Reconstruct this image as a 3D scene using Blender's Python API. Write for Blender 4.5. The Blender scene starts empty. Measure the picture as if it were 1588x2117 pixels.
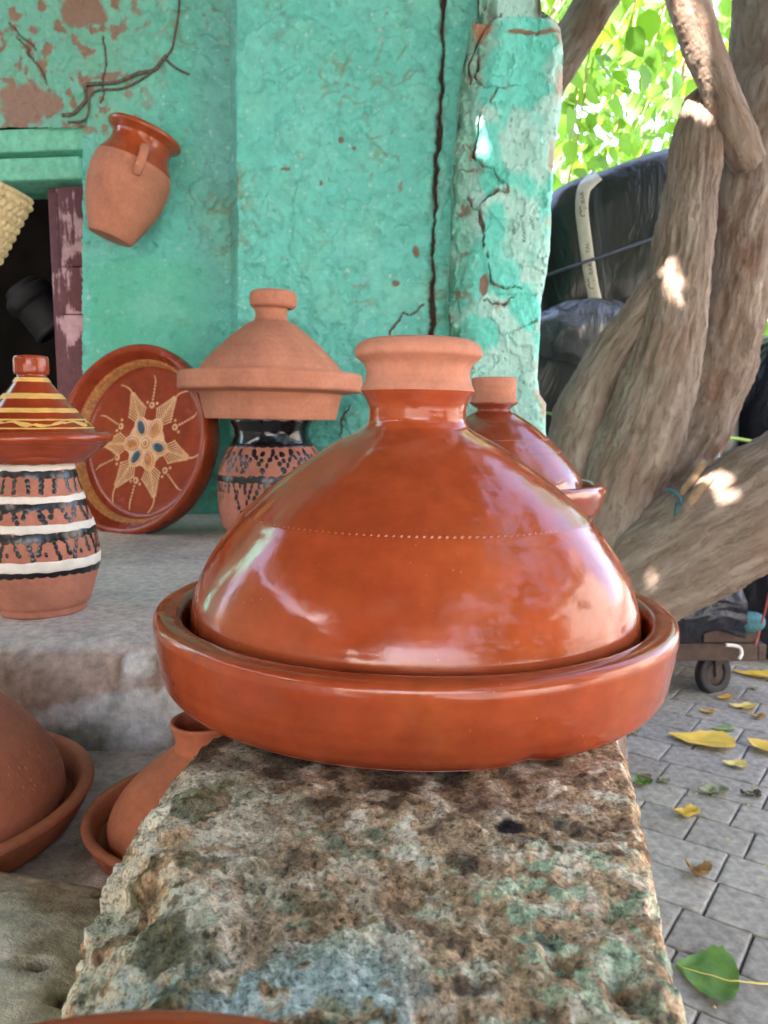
import bpy, math, random
import numpy as np
from mathutils import Vector, Matrix, Euler

sc = bpy.context.scene
col = sc.collection
random.seed(7)
RNG = np.random.default_rng(11)

# ------------------------------------------------------------------ camera, sky, sun, exposure
F, CX, CY, CAM_H = 1590.0, 794.0, 1058.5, 0.92          # photo pixels, metres
PITCH = math.atan((CY - 865.0) / F)
cd = bpy.data.cameras.new('camera')
cam = bpy.data.objects.new('camera', cd); col.objects.link(cam)
cam.location = (0, 0, CAM_H)
cam.rotation_euler = (math.pi / 2 - PITCH, 0, 0)
cd.sensor_fit = 'HORIZONTAL'; cd.sensor_width = 36.0
cd.lens = 36.0 * F / 1588.0
cd.clip_start = 0.01; cd.clip_end = 500
cd.dof.use_dof = True; cd.dof.focus_distance = 0.52; cd.dof.aperture_fstop = 23.0
sc.camera = cam

SUN_DIR = Vector((-0.40, -0.55, 0.73)).normalized()       # towards the sun
SUN_EL = math.asin(SUN_DIR.z)
w = bpy.data.worlds.new('World'); sc.world = w; w.use_nodes = True
wn = w.node_tree.nodes; wn.clear()
sky = wn.new('ShaderNodeTexSky'); sky.sky_type = 'NISHITA'; sky.sun_disc = False
sky.sun_elevation = SUN_EL; sky.sun_rotation = math.atan2(SUN_DIR.x, SUN_DIR.y)
sky.air_density = 1.0; sky.dust_density = 2.5; sky.ozone_density = 1.0
bg = wn.new('ShaderNodeBackground'); bg.inputs['Strength'].default_value = 0.15
wo = wn.new('ShaderNodeOutputWorld')
w.node_tree.links.new(sky.outputs[0], bg.inputs[0]); w.node_tree.links.new(bg.outputs[0], wo.inputs[0])
sd = bpy.data.lights.new('sun', 'SUN'); sd.energy = 5.0; sd.angle = math.radians(0.53); sd.color = (1, .95, .86)
sun = bpy.data.objects.new('sun', sd); col.objects.link(sun)
sun.rotation_euler = SUN_DIR.to_track_quat('Z', 'Y').to_euler(); sun.location = (-3, -3, 8)
sc.view_settings.view_transform = 'Standard'; sc.view_settings.look = 'None'
sc.view_settings.gamma = 1.0; sc.view_settings.use_curve_mapping = False
sc.view_settings.exposure = 3.35
sc.view_settings.use_white_balance = True; sc.view_settings.white_balance_temperature = 6900; sc.view_settings.white_balance_tint = 22
sc.cycles.use_denoising = True
sc.cycles.max_bounces = 8; sc.cycles.diffuse_bounces = 4; sc.cycles.glossy_bounces = 3
sc.cycles.transmission_bounces = 4; sc.cycles.transparent_max_bounces = 6
sc.cycles.sample_clamp_indirect = 6.0

# ------------------------------------------------------------------ pixel rays
CP, SP = math.cos(PITCH), math.sin(PITCH)
def ray(px, py):
    a = (px - CX) / F; b = (py - CY) / F
    return np.array([a, CP - b * SP, -SP - b * CP])
def at(px, py, Y):
    r = ray(px, py); return r / r[1] * Y + np.array([0, 0, CAM_H])
def onz(px, py, z):
    r = ray(px, py); return r * ((z - CAM_H) / r[2]) + np.array([0, 0, CAM_H])

# ------------------------------------------------------------------ noise
_perm = np.random.default_rng(3).permutation(256); _perm = np.concatenate([_perm, _perm, _perm])
_g = np.random.default_rng(5).normal(size=(256, 3)); _g /= np.linalg.norm(_g, axis=1)[:, None]
def pn(p):
    p = np.asarray(p, float); fl = np.floor(p); i = fl.astype(np.int64) & 255; f = p - fl
    u = f * f * f * (f * (f * 6 - 15) + 10); out = 0
    for dx in (0, 1):
        wx = u[:, 0] if dx else 1 - u[:, 0]
        for dy in (0, 1):
            wy = u[:, 1] if dy else 1 - u[:, 1]
            for dz in (0, 1):
                wz = u[:, 2] if dz else 1 - u[:, 2]
                h = _perm[_perm[_perm[(i[:, 0] + dx) & 255] + ((i[:, 1] + dy) & 255)] + ((i[:, 2] + dz) & 255)]
                g = _g[h]
                out = out + wx * wy * wz * (g[:, 0] * (f[:, 0] - dx) + g[:, 1] * (f[:, 1] - dy) + g[:, 2] * (f[:, 2] - dz))
    return out * 1.5
def fbm(p, o=4, gain=.5, lac=2.03):
    a, s, r = 1.0, 0, 0
    for k in range(o):
        r = r + a * pn(p + 17.3 * k); s += a; a *= gain; p = p * lac
    return r / s
def ridged(p, o=3):
    a, s, r = 1.0, 0, 0
    for k in range(o):
        r = r + a * (1 - 2 * np.abs(pn(p + 9.7 * k))); s += a; a *= .5; p = p * 2.1
    return r / s
def sstep(a, b, x):
    t = np.clip((x - a) / (b - a), 0, 1); return t * t * (3 - 2 * t)
def lerp(a, b, t):
    return a + (b - a) * t
def mixc(c, d, t):
    return c + (np.asarray(d, float) - c) * t[:, None]
def dseg(P, pts):
    """distance of 2D points P to a polyline and the parameter of the nearest place"""
    best = np.full(len(P), 1e9)
    for a, b in zip(pts[:-1], pts[1:]):
        a = np.asarray(a, float); b = np.asarray(b, float); ab = b - a
        t = np.clip(((P - a) @ ab) / max(1e-12, ab @ ab), 0, 1)
        best = np.minimum(best, np.linalg.norm(P - a - t[:, None] * ab, axis=1))
    return best
def catmull(P, n):
    P = np.asarray(P, float); m = len(P)
    Q = np.vstack([2 * P[0] - P[1], P, 2 * P[-1] - P[-2]])
    t = np.linspace(0, m - 1, n); k = np.minimum(t.astype(int), m - 2); u = (t - k)[:, None]
    a, b, c, d = Q[k], Q[k + 1], Q[k + 2], Q[k + 3]
    return .5 * (2 * b + (c - a) * u + (2 * a - 5 * b + 4 * c - d) * u * u + (3 * b - a - 3 * c + d) * u ** 3)
def s2l(r, g, b):
    f = lambda v: (v / 255 / 12.92) if v / 255 <= .04045 else ((v / 255 + .055) / 1.055) ** 2.4
    return np.array([f(r), f(g), f(b)])

# ------------------------------------------------------------------ mesh helpers
def mesh_from(name, V, Fq, smooth=True, colr=None, mats=None, midx=None):
    me = bpy.data.meshes.new(name)
    V = np.asarray(V, np.float32)
    if isinstance(Fq, np.ndarray):
        n = Fq.shape[1]; me.vertices.add(len(V)); me.vertices.foreach_set('co', V.ravel())
        me.loops.add(Fq.size); me.loops.foreach_set('vertex_index', Fq.astype(np.int32).ravel())
        me.polygons.add(len(Fq)); me.polygons.foreach_set('loop_start', np.arange(0, Fq.size, n, dtype=np.int32))
        me.update(calc_edges=True); me.validate()
    else:
        me.from_pydata([tuple(map(float, v)) for v in V], [], [tuple(int(i) for i in f) for f in Fq]); me.update()
    if smooth: me.polygons.foreach_set('use_smooth', np.ones(len(me.polygons), bool))
    if colr is not None and len(me.vertices) == len(colr):
        at_ = me.attributes.new('Col', 'FLOAT_COLOR', 'POINT')
        c4 = np.ones((len(colr), 4), np.float32); c4[:, :3] = np.clip(colr, 0, 1); at_.data.foreach_set('color', c4.ravel())
    for m in (mats or []): me.materials.append(m)
    if midx is not None: me.polygons.foreach_set('material_index', np.asarray(midx, np.int32))
    return me
def link(name, me, parent=None, loc=None, rot=None, scale=None):
    o = bpy.data.objects.new(name, me); col.objects.link(o)
    if parent is not None: o.parent = parent
    if loc is not None: o.location = tuple(map(float, loc))
    if rot is not None: o.rotation_euler = rot
    if scale is not None: o.scale = scale
    return o
def mk(name, V, Fq, mat, parent=None, smooth=True, colr=None, world=False):
    V = np.asarray(V, float)
    if world and parent is not None: V = V - np.array(parent.matrix_basis.translation)
    return link(name, mesh_from(name, V, Fq, smooth, colr, [mat]), parent)
def thing(name, label, cat, loc=(0, 0, 0), rot=(0, 0, 0), group=None):
    o = bpy.data.objects.new(name, None); col.objects.link(o); o.empty_display_size = .05
    o.location = tuple(map(float, loc)); o.rotation_euler = rot
    return tag(o, label, cat, group)
def tag(o, label, cat, group=None):
    o['label'] = label; o['category'] = cat
    if group: o['group'] = group
    return o
def struct(o, k='structure'):
    o['kind'] = k; return o
def gridF(nu, nv, wrapu=False, flip=False):
    """index = v*nu+u"""
    u = np.arange(nu if wrapu else nu - 1); v = np.arange(nv - 1)
    U, W = np.meshgrid(u, v); U = U.ravel(); W = W.ravel(); U2 = (U + 1) % nu
    f = np.stack([W * nu + U, W * nu + U2, (W + 1) * nu + U2, (W + 1) * nu + U], 1)
    return f[:, ::-1] if flip else f
class MB:
    """collects small pieces into one mesh"""
    def __init__(s): s.v = []; s.f = []; s.n = 0
    def add(s, V, Fq):
        s.v.append(np.asarray(V, float)); s.f += [tuple(int(i) + s.n for i in f) for f in Fq]; s.n += len(V)
    def build(s, name, mat, parent=None, smooth=True):
        return mk(name, np.vstack(s.v), s.f, mat, parent, smooth)
def lathe(prof, n=128, wob=0.0, seed=0, ridge=0.0, cap=False):
    prof = np.asarray(prof, float); m = len(prof); th = np.linspace(0, 2 * np.pi, n, endpoint=False)
    T, R = np.meshgrid(th, prof[:, 0]); Z = np.repeat(prof[:, 1:2], n, 1)
    V = np.stack([R * np.cos(T), R * np.sin(T), Z], -1).reshape(-1, 3)
    if wob or ridge:
        rr = np.maximum(R.ravel(), 1e-5)
        d = wob * fbm(V * 9 + seed * 3.1, 2) + ridge * pn(np.stack([0 * rr + seed, 0 * rr, Z.ravel() * 170], 1))
        k = np.where(rr > .004, d, 0)
        V[:, 0] += V[:, 0] / rr * k; V[:, 1] += V[:, 1] / rr * k; V[:, 2] += .5 * wob * pn(V * 7 + 5 + seed) * (rr > .004)
    return V, gridF(n, m, True)
def smoothprof(pts, n=60):
    return catmull(np.asarray(pts, float), n)
def crisp(prof, d=.0009):
    P = [np.asarray(p, float) for p in prof]; out = [P[0]]
    for a, b, c in zip(P[:-2], P[1:-1], P[2:]):
        u = (b - a) / (np.linalg.norm(b - a) + 1e-9); v = (c - b) / (np.linalg.norm(c - b) + 1e-9)
        if u @ v < .94:
            la, lc = np.linalg.norm(b - a), np.linalg.norm(c - b); e = min(d, la * .2, lc * .2)
            out += [b - u * 2.2 * e, b - u * e, b + (v - u) * e * .3, b + v * e, b + v * 2.2 * e]
        else: out.append(b)
    return np.array(out + [P[-1]])
def tube(P, r, k=8, n=None, closed_ends=True):
    P = np.asarray(P, float)
    if n: P = catmull(P, n)
    m = len(P); r = np.broadcast_to(np.asarray(r, float), (m,)) if np.ndim(r) == 0 or len(r) == m else np.interp(np.linspace(0, 1, m), np.linspace(0, 1, len(r)), r)
    T = np.gradient(P, axis=0); T /= np.linalg.norm(T, axis=1)[:, None] + 1e-12
    N = np.zeros_like(P); a = np.array([0, 0, 1.0]) if abs(T[0, 2]) < .9 else np.array([1.0, 0, 0])
    nn = np.cross(T[0], a); nn /= np.linalg.norm(nn); N[0] = nn
    for i in range(1, m):
        nn = N[i - 1] - T[i] * (N[i - 1] @ T[i]); N[i] = nn / (np.linalg.norm(nn) + 1e-12)
    B = np.cross(T, N); th = np.linspace(0, 2 * np.pi, k, endpoint=False)
    V = P[:, None] + r[:, None, None] * (np.cos(th)[None, :, None] * N[:, None] + np.sin(th)[None, :, None] * B[:, None])
    V = V.reshape(-1, 3); Fq = [tuple(f) for f in gridF(k, m, True)]
    if closed_ends:
        Fq.append(tuple(range(k))[::-1]); Fq.append(tuple(range((m - 1) * k, m * k)))
    return V, Fq
def box(x0, x1, y0, y1, z0, z1, bev=0.0):
    if bev <= 0:
        V = [(x, y, z) for z in (z0, z1) for y in (y0, y1) for x in (x0, x1)]
        return np.array(V, float), [(0, 2, 3, 1), (4, 5, 7, 6), (0, 1, 5, 4), (2, 6, 7, 3), (0, 4, 6, 2), (1, 3, 7, 5)]
    import bmesh
    bm = bmesh.new(); bmesh.ops.create_cube(bm, size=1)
    for v in bm.verts:
        v.co = ((x0 + x1) / 2 + v.co.x * (x1 - x0), (y0 + y1) / 2 + v.co.y * (y1 - y0), (z0 + z1) / 2 + v.co.z * (z1 - z0))
    bmesh.ops.bevel(bm, geom=list(bm.edges), offset=bev, segments=2, affect='EDGES', profile=.5)
    bm.verts.index_update(); V = np.array([v.co[:] for v in bm.verts]); Fq = [tuple(v.index for v in f.verts) for f in bm.faces]; bm.free()
    return V, Fq
def boxgrid(x0, x1, y0, y1, z0, z1, step):
    """closed box whose faces are fine grids (welded)"""
    import bmesh
    bm = bmesh.new()
    nx, ny, nz = [max(1, int(round(d / step))) for d in (x1 - x0, y1 - y0, z1 - z0)]
    Vs = []; Fs = []; off = 0
    def face(o, du, dv, nu, nv, flip):
        nonlocal off
        u, v = np.meshgrid(np.linspace(0, 1, nu + 1), np.linspace(0, 1, nv + 1))
        V = np.array(o) + u.reshape(-1, 1) * np.array(du) + v.reshape(-1, 1) * np.array(dv)
        Vs.append(V); Fs.append(gridF(nu + 1, nv + 1, False, flip) + off); off += len(V)
    X, Y, Z = x1 - x0, y1 - y0, z1 - z0
    face((x0, y0, z1), (X, 0, 0), (0, Y, 0), nx, ny, False); face((x0, y0, z0), (X, 0, 0), (0, Y, 0), nx, ny, True)
    face((x0, y0, z0), (X, 0, 0), (0, 0, Z), nx, nz, False); face((x0, y1, z0), (X, 0, 0), (0, 0, Z), nx, nz, True)
    face((x0, y0, z0), (0, Y, 0), (0, 0, Z), ny, nz, True); face((x1, y0, z0), (0, Y, 0), (0, 0, Z), ny, nz, False)
    V = np.vstack(Vs); Fq = np.vstack(Fs)
    key = np.round(V * 1e5).astype(np.int64); _, idx, inv = np.unique(key, axis=0, return_index=True, return_inverse=True)
    return V[idx], inv.ravel()[Fq]

# ------------------------------------------------------------------ materials
def nm(name):
    m = bpy.data.materials.new(name); m.use_nodes = True
    nt = m.node_tree; b = nt.nodes['Principled BSDF']
    return m, nt, b
def node(nt, t, **kw):
    n = nt.nodes.new(t)
    for k, v in kw.items():
        if k.startswith('i_'): n.inputs[k[2:].replace('_', ' ')].default_value = v
        else: setattr(n, k, v)
    return n
def noise(nt, scale, detail=4, rough=.55, coord=None, dist=0.0):
    n = node(nt, 'ShaderNodeTexNoise'); n.inputs['Scale'].default_value = scale; n.inputs['Detail'].default_value = detail
    n.inputs['Roughness'].default_value = rough; n.inputs['Distortion'].default_value = dist
    if coord is not None: nt.links.new(coord, n.inputs['Vector'])
    return n
def ramp(nt, src, stops):
    r = node(nt, 'ShaderNodeValToRGB'); e = r.color_ramp.elements
    while len(e) < len(stops): e.new(.5)
    for k, (p, c) in enumerate(stops):
        e[k].position = p; e[k].color = (*c, 1) if len(c) == 3 else c
    nt.links.new(src, r.inputs[0]); return r
def mul(nt, a, b, fac=1.0, mode='MULTIPLY'):
    m = node(nt, 'ShaderNodeMix', data_type='RGBA', blend_type=mode); m.inputs[0].default_value = fac
    nt.links.new(a, m.inputs[6])
    if isinstance(b, (tuple, list)): m.inputs[7].default_value = b
    else: nt.links.new(b, m.inputs[7])
    return m.outputs[2]
def bump(nt, b, src, strength=.3, dist=.002, prev=None):
    n = node(nt, 'ShaderNodeBump'); n.inputs['Strength'].default_value = strength; n.inputs['Distance'].default_value = dist
    nt.links.new(src, n.inputs['Height'])
    if prev is not None: nt.links.new(prev.outputs[0], n.inputs['Normal'])
    nt.links.new(n.outputs[0], b.inputs['Normal']); return n
def objco(nt): return node(nt, 'ShaderNodeTexCoord').outputs['Object']
def simple(name, c, rough=.6, var=.15, scale=40, bstr=.2, bdist=.001, spec=.5, metal=0.0, randobj=0.0):
    m, nt, b = nm(name); oc = objco(nt)
    n = noise(nt, scale, 5, .6, oc)
    lo = tuple(max(0, v * (1 - var * 1.6)) for v in c); hi = tuple(min(1, v * (1 + var * 1.6)) for v in c)
    r = ramp(nt, n.outputs[0], [(.3, lo), (.7, hi)]); out = r.outputs[0]
    if randobj:
        oi = node(nt, 'ShaderNodeObjectInfo'); mr = node(nt, 'ShaderNodeMapRange'); nt.links.new(oi.outputs['Random'], mr.inputs[0])
        mr.inputs[3].default_value = 1 - randobj; mr.inputs[4].default_value = 1 + randobj
        cr = node(nt, 'ShaderNodeCombineColor'); [nt.links.new(mr.outputs[0], cr.inputs[k]) for k in range(3)]
        out = mul(nt, out, cr.outputs[0])
    nt.links.new(out, b.inputs['Base Color'])
    b.inputs['Roughness'].default_value = rough; b.inputs['Specular IOR Level'].default_value = spec; b.inputs['Metallic'].default_value = metal
    if bstr: bump(nt, b, noise(nt, scale * 3, 4, .6, oc).outputs[0], bstr, bdist)
    return m
def vcol(name, rough=.85, fine=260, bstr=.5, bdist=.0015, var=.25, spec=.25, fine2=60):
    """colour from the mesh's own paint/stain attribute, grain and fine relief by noise"""
    m, nt, b = nm(name); oc = objco(nt)
    a = node(nt, 'ShaderNodeAttribute', attribute_name='Col')
    n1 = noise(nt, fine2, 6, .65, oc)
    r = ramp(nt, n1.outputs[0], [(.3, (1 - var,) * 3), (.7, (1 + var * .6,) * 3)])
    nt.links.new(mul(nt, a.outputs['Color'], r.outputs[0]), b.inputs['Base Color'])
    b.inputs['Roughness'].default_value = rough; b.inputs['Specular IOR Level'].default_value = spec
    b1 = bump(nt, b, noise(nt, fine2 * 1.3, 5, .6, oc).outputs[0], bstr * .7, bdist * 2)
    bump(nt, b, noise(nt, fine, 4, .6, oc).outputs[0], bstr, bdist, b1)
    return m
def glaze(name, c1, c2, c3, rough=(.06, .22), wav=.25, ior=1.75):
    m, nt, b = nm(name); oc = objco(nt)
    n1 = noise(nt, 9, 4, .6, oc, .6); n2 = noise(nt, 45, 4, .65, oc)
    r1 = ramp(nt, n1.outputs[0], [(.32, c1), (.5, c2), (.74, c3)])
    r2 = ramp(nt, n2.outputs[0], [(.3, (.80,) * 3), (.7, (1.10,) * 3)])
    c = mul(nt, r1.outputs[0], r2.outputs[0])
    # pin-hole flecks
    v = node(nt, 'ShaderNodeTexVoronoi'); v.inputs['Scale'].default_value = 130; nt.links.new(oc, v.inputs['Vector'])
    fl = ramp(nt, v.outputs['Distance'], [(.0, (1, 1, 1)), (.10, (0, 0, 0))])
    n3 = noise(nt, 14, 2, .5, oc); g = ramp(nt, n3.outputs[0], [(.55, (0, 0, 0)), (.65, (1, 1, 1))])
    mx = node(nt, 'ShaderNodeMix', data_type='RGBA'); nt.links.new(mul(nt, fl.outputs[0], g.outputs[0]), mx.inputs[0])
    nt.links.new(c, mx.inputs[6]); mx.inputs[7].default_value = (*[min(1, v * 1.5 + .08) for v in c2], 1)
    nt.links.new(mx.outputs[2], b.inputs['Base Color'])
    rr = node(nt, 'ShaderNodeMapRange'); nt.links.new(noise(nt, 22, 4, .6, oc).outputs[0], rr.inputs[0])
    rr.inputs[1].default_value = .35; rr.inputs[2].default_value = .7; rr.inputs[3].default_value = rough[0]; rr.inputs[4].default_value = rough[1]
    nt.links.new(rr.outputs[0], b.inputs['Roughness']); b.inputs['IOR'].default_value = ior
    b1 = bump(nt, b, noise(nt, 28, 3, .5, oc).outputs[0], wav, .003)
    bump(nt, b, noise(nt, 240, 3, .6, oc).outputs[0], .10, .0006, b1)
    return m
def clay(name, c, var=.2, ring=True, rough=.82):
    m, nt, b = nm(name); oc = objco(nt)
    n1 = noise(nt, 8, 5, .65, oc, .8)
    r = ramp(nt, n1.outputs[0], [(.3, tuple(v * (1 - var * 1.5) for v in c)), (.55, c), (.75, tuple(min(1, v * (1 + var) + .015) for v in c))])
    mp = node(nt, 'ShaderNodeMapping'); mp.inputs['Scale'].default_value = (3, 3, 260); nt.links.new(oc, mp.inputs[0])
    n2 = noise(nt, 1, 3, .6, mp.outputs[0]); r2 = ramp(nt, n2.outputs[0], [(.3, (.95,) * 3), (.7, (1.03,) * 3)])
    n4 = noise(nt, 150, 3, .7, oc); r4 = ramp(nt, n4.outputs[0], [(.3, (.88,) * 3), (.65, (1.05,) * 3)])
    nt.links.new(mul(nt, mul(nt, r.outputs[0], r2.outputs[0]), r4.outputs[0]), b.inputs['Base Color'])
    b.inputs['Roughness'].default_value = rough; b.inputs['Specular IOR Level'].default_value = .3
    b1 = bump(nt, b, n2.outputs[0], .12 if ring else .05, .0006)
    bump(nt, b, noise(nt, 300, 3, .6, oc).outputs[0], .3, .0005, b1)
    return m
def plastic(name, c, rough=.3, scale=9, strength=.6):
    m, nt, b = nm(name); oc = objco(nt)
    mp = node(nt, 'ShaderNodeMapping'); mp.inputs['Scale'].default_value = (1, 1, .45); mp.inputs['Rotation'].default_value = (.3, .5, 0); nt.links.new(oc, mp.inputs[0])
    b.inputs['Base Color'].default_value = (*c, 1); b.inputs['Roughness'].default_value = rough
    n1 = noise(nt, scale, 4, .55, mp.outputs[0], 1.2)
    v = node(nt, 'ShaderNodeTexVoronoi', feature='DISTANCE_TO_EDGE'); v.inputs['Scale'].default_value = scale * .9; nt.links.new(n1.outputs['Color'], v.inputs['Vector'])
    b1 = bump(nt, b, n1.outputs[0], strength, .03); bump(nt, b, noise(nt, scale * 6, 3, .5, mp.outputs[0], .8).outputs[0], strength * .6, .006, b1)
    return m
def leafmat(name, c, ct, wgt=.5, rough=.45, rnd=.25):
    m, nt, b = nm(name); out = nt.nodes['Material Output']
    gi = node(nt, 'ShaderNodeNewGeometry'); oi = node(nt, 'ShaderNodeObjectInfo')
    ad = node(nt, 'ShaderNodeMath', operation='ADD'); nt.links.new(gi.outputs['Random Per Island'], ad.inputs[0]); nt.links.new(oi.outputs['Random'], ad.inputs[1])
    fr = node(nt, 'ShaderNodeMath', operation='FRACT'); nt.links.new(ad.outputs[0], fr.inputs[0])
    lo = [v * (1 - rnd) for v in c]; hi = [c[0] * (1 + rnd * 1.6), c[1] * (1 + rnd), c[2]]
    r = ramp(nt, fr.outputs[0], [(0, lo), (1, hi)])
    n = noise(nt, 60, 3, .5, objco(nt)); rr = ramp(nt, n.outputs[0], [(.3, (.8,) * 3), (.7, (1.12,) * 3)])
    nt.links.new(mul(nt, r.outputs[0], rr.outputs[0]), b.inputs['Base Color']); b.inputs['Roughness'].default_value = rough
    t = node(nt, 'ShaderNodeBsdfTranslucent'); lo = [v * (1 - rnd) for v in ct]; hi = [ct[0] * (1 + rnd), ct[1] * (1 + rnd * .5), ct[2]]
    rt = ramp(nt, fr.outputs[0], [(0, lo), (1, hi)]); nt.links.new(rt.outputs[0], t.inputs[0])
    mx = node(nt, 'ShaderNodeMixShader'); mx.inputs[0].default_value = wgt
    nt.links.new(b.outputs[0], mx.inputs[1]); nt.links.new(t.outputs[0], mx.inputs[2]); nt.links.new(mx.outputs[0], out.inputs[0])
    return m

M = {}
M['glaze'] = glaze('glazed terracotta', (.31, .050, .017), (.345, .062, .020), (.385, .082, .024), (.08, .2), .2, 1.48)
M['glaze_dark'] = glaze('dark glazed terracotta', (.21, .038, .016), (.27, .05, .02), (.32, .07, .026), (.08, .2), .2)
M['glaze_red'] = glaze('red glazed pottery', (.22, .03, .012), (.28, .042, .015), (.32, .06, .018), (.06, .16), .15, 1.45)
M['glaze_plate'] = glaze('plate glaze', (.22, .03, .012), (.28, .042, .015), (.32, .06, .018), (.14, .3), .15, 1.36)
M['clay'] = clay('raw terracotta', (.50, .20, .122))
M['clay_pale'] = clay('pale raw terracotta', (.52, .215, .135))
M['clay_deep'] = clay('deep raw terracotta', (.50, .155, .075))
M['clay_vase'] = clay('vase terracotta', (.44, .17, .11))
M['black_slip'] = simple('black slip', (.008, .008, .01), .28, .2, 60, .15, .0006)
M['black_gloss'] = simple('black gloss glaze', (.007, .007, .009), .12, .2, 30, .1, .0006)
M['white_slip'] = simple('white slip', (.66, .62, .55), .7, .08, 60, .4, .0008)
M['yellow_slip'] = simple('yellow slip', (.62, .38, .10), .4, .12, 80, .2, .0005)
M['tan_slip'] = simple('tan slip', (.62, .36, .17), .45, .12, 80, .2, .0005)
M['tan_dark'] = simple('brown tan slip', (.42, .18, .06), .5, .25, 120, .3, .0006)
M['blue_glass'] = simple('blue enamel', (.02, .06, .09), .2, .3, 90, .2, .0005)
M['orange_enamel'] = simple('orange enamel', (.46, .16, .03), .35, .3, 120, .2, .0005)
M['wall'] = vcol('painted plaster', .7, 330, .45, .0012, .10, .35, 75)
M['stonev'] = vcol('weathered stone', .92, 420, .9, .0016, .5, .15, 130)
M['cement'] = vcol('worn cement', .85, 340, .8, .0016, .38, .2, 90)
M['bark0'] = vcol('mulberry bark', .9, 200, .8, .003, .3, .15, 55)
def barkmat():
    m, nt, b = nm('furrowed bark'); oc = objco(nt)
    a = node(nt, 'ShaderNodeAttribute', attribute_name='Col'); u = node(nt, 'ShaderNodeAttribute', attribute_name='grain')
    mpv = node(nt, 'ShaderNodeMapping'); mpv.inputs['Scale'].default_value = (1, 1, 1.5); nt.links.new(u.outputs['Vector'], mpv.inputs[0])
    n1 = noise(nt, 62, 8, .72, mpv.outputs[0], .6); n2 = noise(nt, 170, 6, .7, mpv.outputs[0], .4)
    r = ramp(nt, n1.outputs[0], [(.36, (.66, .61, .58)), (.46, (.95, .94, .92)), (.62, (1.12, 1.11, 1.1))])
    nt.links.new(mul(nt, a.outputs['Color'], r.outputs[0]), b.inputs['Base Color']); b.inputs['Roughness'].default_value = .92; b.inputs['Specular IOR Level'].default_value = .12
    b1 = bump(nt, b, n1.outputs[0], 1.0, .011); mpc = node(nt, 'ShaderNodeMapping'); mpc.inputs['Scale'].default_value = (.5, .5, 6.5); nt.links.new(u.outputs['Vector'], mpc.inputs[0])
    b0 = bump(nt, b, noise(nt, 46, 6, .7, mpc.outputs[0], .8).outputs[0], .7, .007, b1); b2 = bump(nt, b, n2.outputs[0], .9, .006, b0); bump(nt, b, noise(nt, 260, 4, .6, oc).outputs[0], .5, .0015, b2)
    return m
M['bark'] = barkmat()
def stonemat():
    m, nt, b = nm('pitted stone'); oc = objco(nt)
    a = node(nt, 'ShaderNodeAttribute', attribute_name='Col')
    n1 = noise(nt, 240, 7, .75, oc, .3); n2 = noise(nt, 620, 5, .7, oc); n3 = noise(nt, 90, 6, .7, oc, .5)
    r1 = ramp(nt, n1.outputs[0], [(.38, (.32, .29, .27)), (.45, (.9, .88, .85)), (.57, (1.15, 1.13, 1.1)), (.64, (1.7, 1.66, 1.6))])
    r2 = ramp(nt, n2.outputs[0], [(.36, (.55, .53, .5)), (.5, (1, 1, 1)), (.66, (1.3, 1.28, 1.25))])
    c = mul(nt, mul(nt, a.outputs['Color'], r1.outputs[0]), r2.outputs[0]); nt.links.new(c, b.inputs['Base Color']); b.inputs['Roughness'].default_value = .93; b.inputs['Specular IOR Level'].default_value = .15
    b1 = bump(nt, b, n3.outputs[0], .6, .005); b2 = bump(nt, b, n1.outputs[0], .8, .003, b1); bump(nt, b, n2.outputs[0], .8, .0012, b2)
    return m
M['pitted'] = stonemat()
M['paver'] = simple('concrete paver', (.275, .262, .228), .88, .24, 45, .6, .0012, .25, 0, .14)
M['joint'] = simple('sandy joint', (.42, .35, .25), .95, .3, 90, .6, .002)
M['leaf'] = leafmat('green leaf', (.06, .13, .03), (.10, .20, .03), .35)
M['leaf_bright'] = leafmat('sunlit leaf', (.06, .17, .02), (.18, .42, .025), .55)
M['leaf_far'] = leafmat('far leaf', (.07, .18, .03), (.22, .45, .04), .55)
M['twig'] = simple('twig bark', (.26, .17, .10), .85, .2, 60, .4, .001)
M['maroon'] = None
M['blackplastic'] = plastic('black plastic film', (.014, .019, .014), .33, 5, .55)
M['greyplastic'] = plastic('clear grey plastic', (.085, .09, .092), .25, 8, .8)
M['navyplastic'] = plastic('dark navy plastic', (.012, .014, .022), .35, 7, .8)
M['tape'] = simple('packing tape', (.52, .49, .38), .4, .08, 30, .2, .001)
M['ink'] = simple('grey print ink', (.05, .06, .055), .6, .2, 50, 0)
M['inkred'] = simple('red print ink', (.45, .10, .08), .6, .1, 50, 0)
M['rope'] = simple('slate rope', (.07, .09, .115), .8, .4, 220, .5, .001)
M['rubber'] = simple('black rubber', (.007, .007, .008), .65, .2, 60, .3, .001)
M['iron'] = simple('rusty iron', (.07, .05, .04), .6, .35, 50, .3, .001, .5, .5)
M['darkwood'] = simple('dark cart wood', (.06, .035, .024), .75, .3, 30, .5, .001)
M['dark'] = simple('near-black interior', (.02, .017, .015), .9, .3, 8, .3, .002)  # one near-black brown for every room surface
M['greycloth'] = simple('dim grey ceramic', (.009, .008, .010), .7, .2, 20, .2, .001)
M['straw'] = simple('palm straw', (.50, .39, .21), .75, .25, 120, .5, .001)
M['cable'] = simple('dusty painted cable', (.12, .10, .075), .75, .35, 120, .4, .001)
M['lime'] = simple('lime twine', (.32, .48, .10), .7, .2, 120, .3, .001)
M['bluestring'] = simple('teal twine', (.03, .12, .14), .8, .3, 120, .3, .001)
M['paleplastic'] = simple('pale blue plastic', (.35, .45, .5), .35, .15, 40, .3, .001)
M['whitestrip'] = simple('white twine', (.6, .6, .58), .7, .1, 60, .3, .001)

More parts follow.
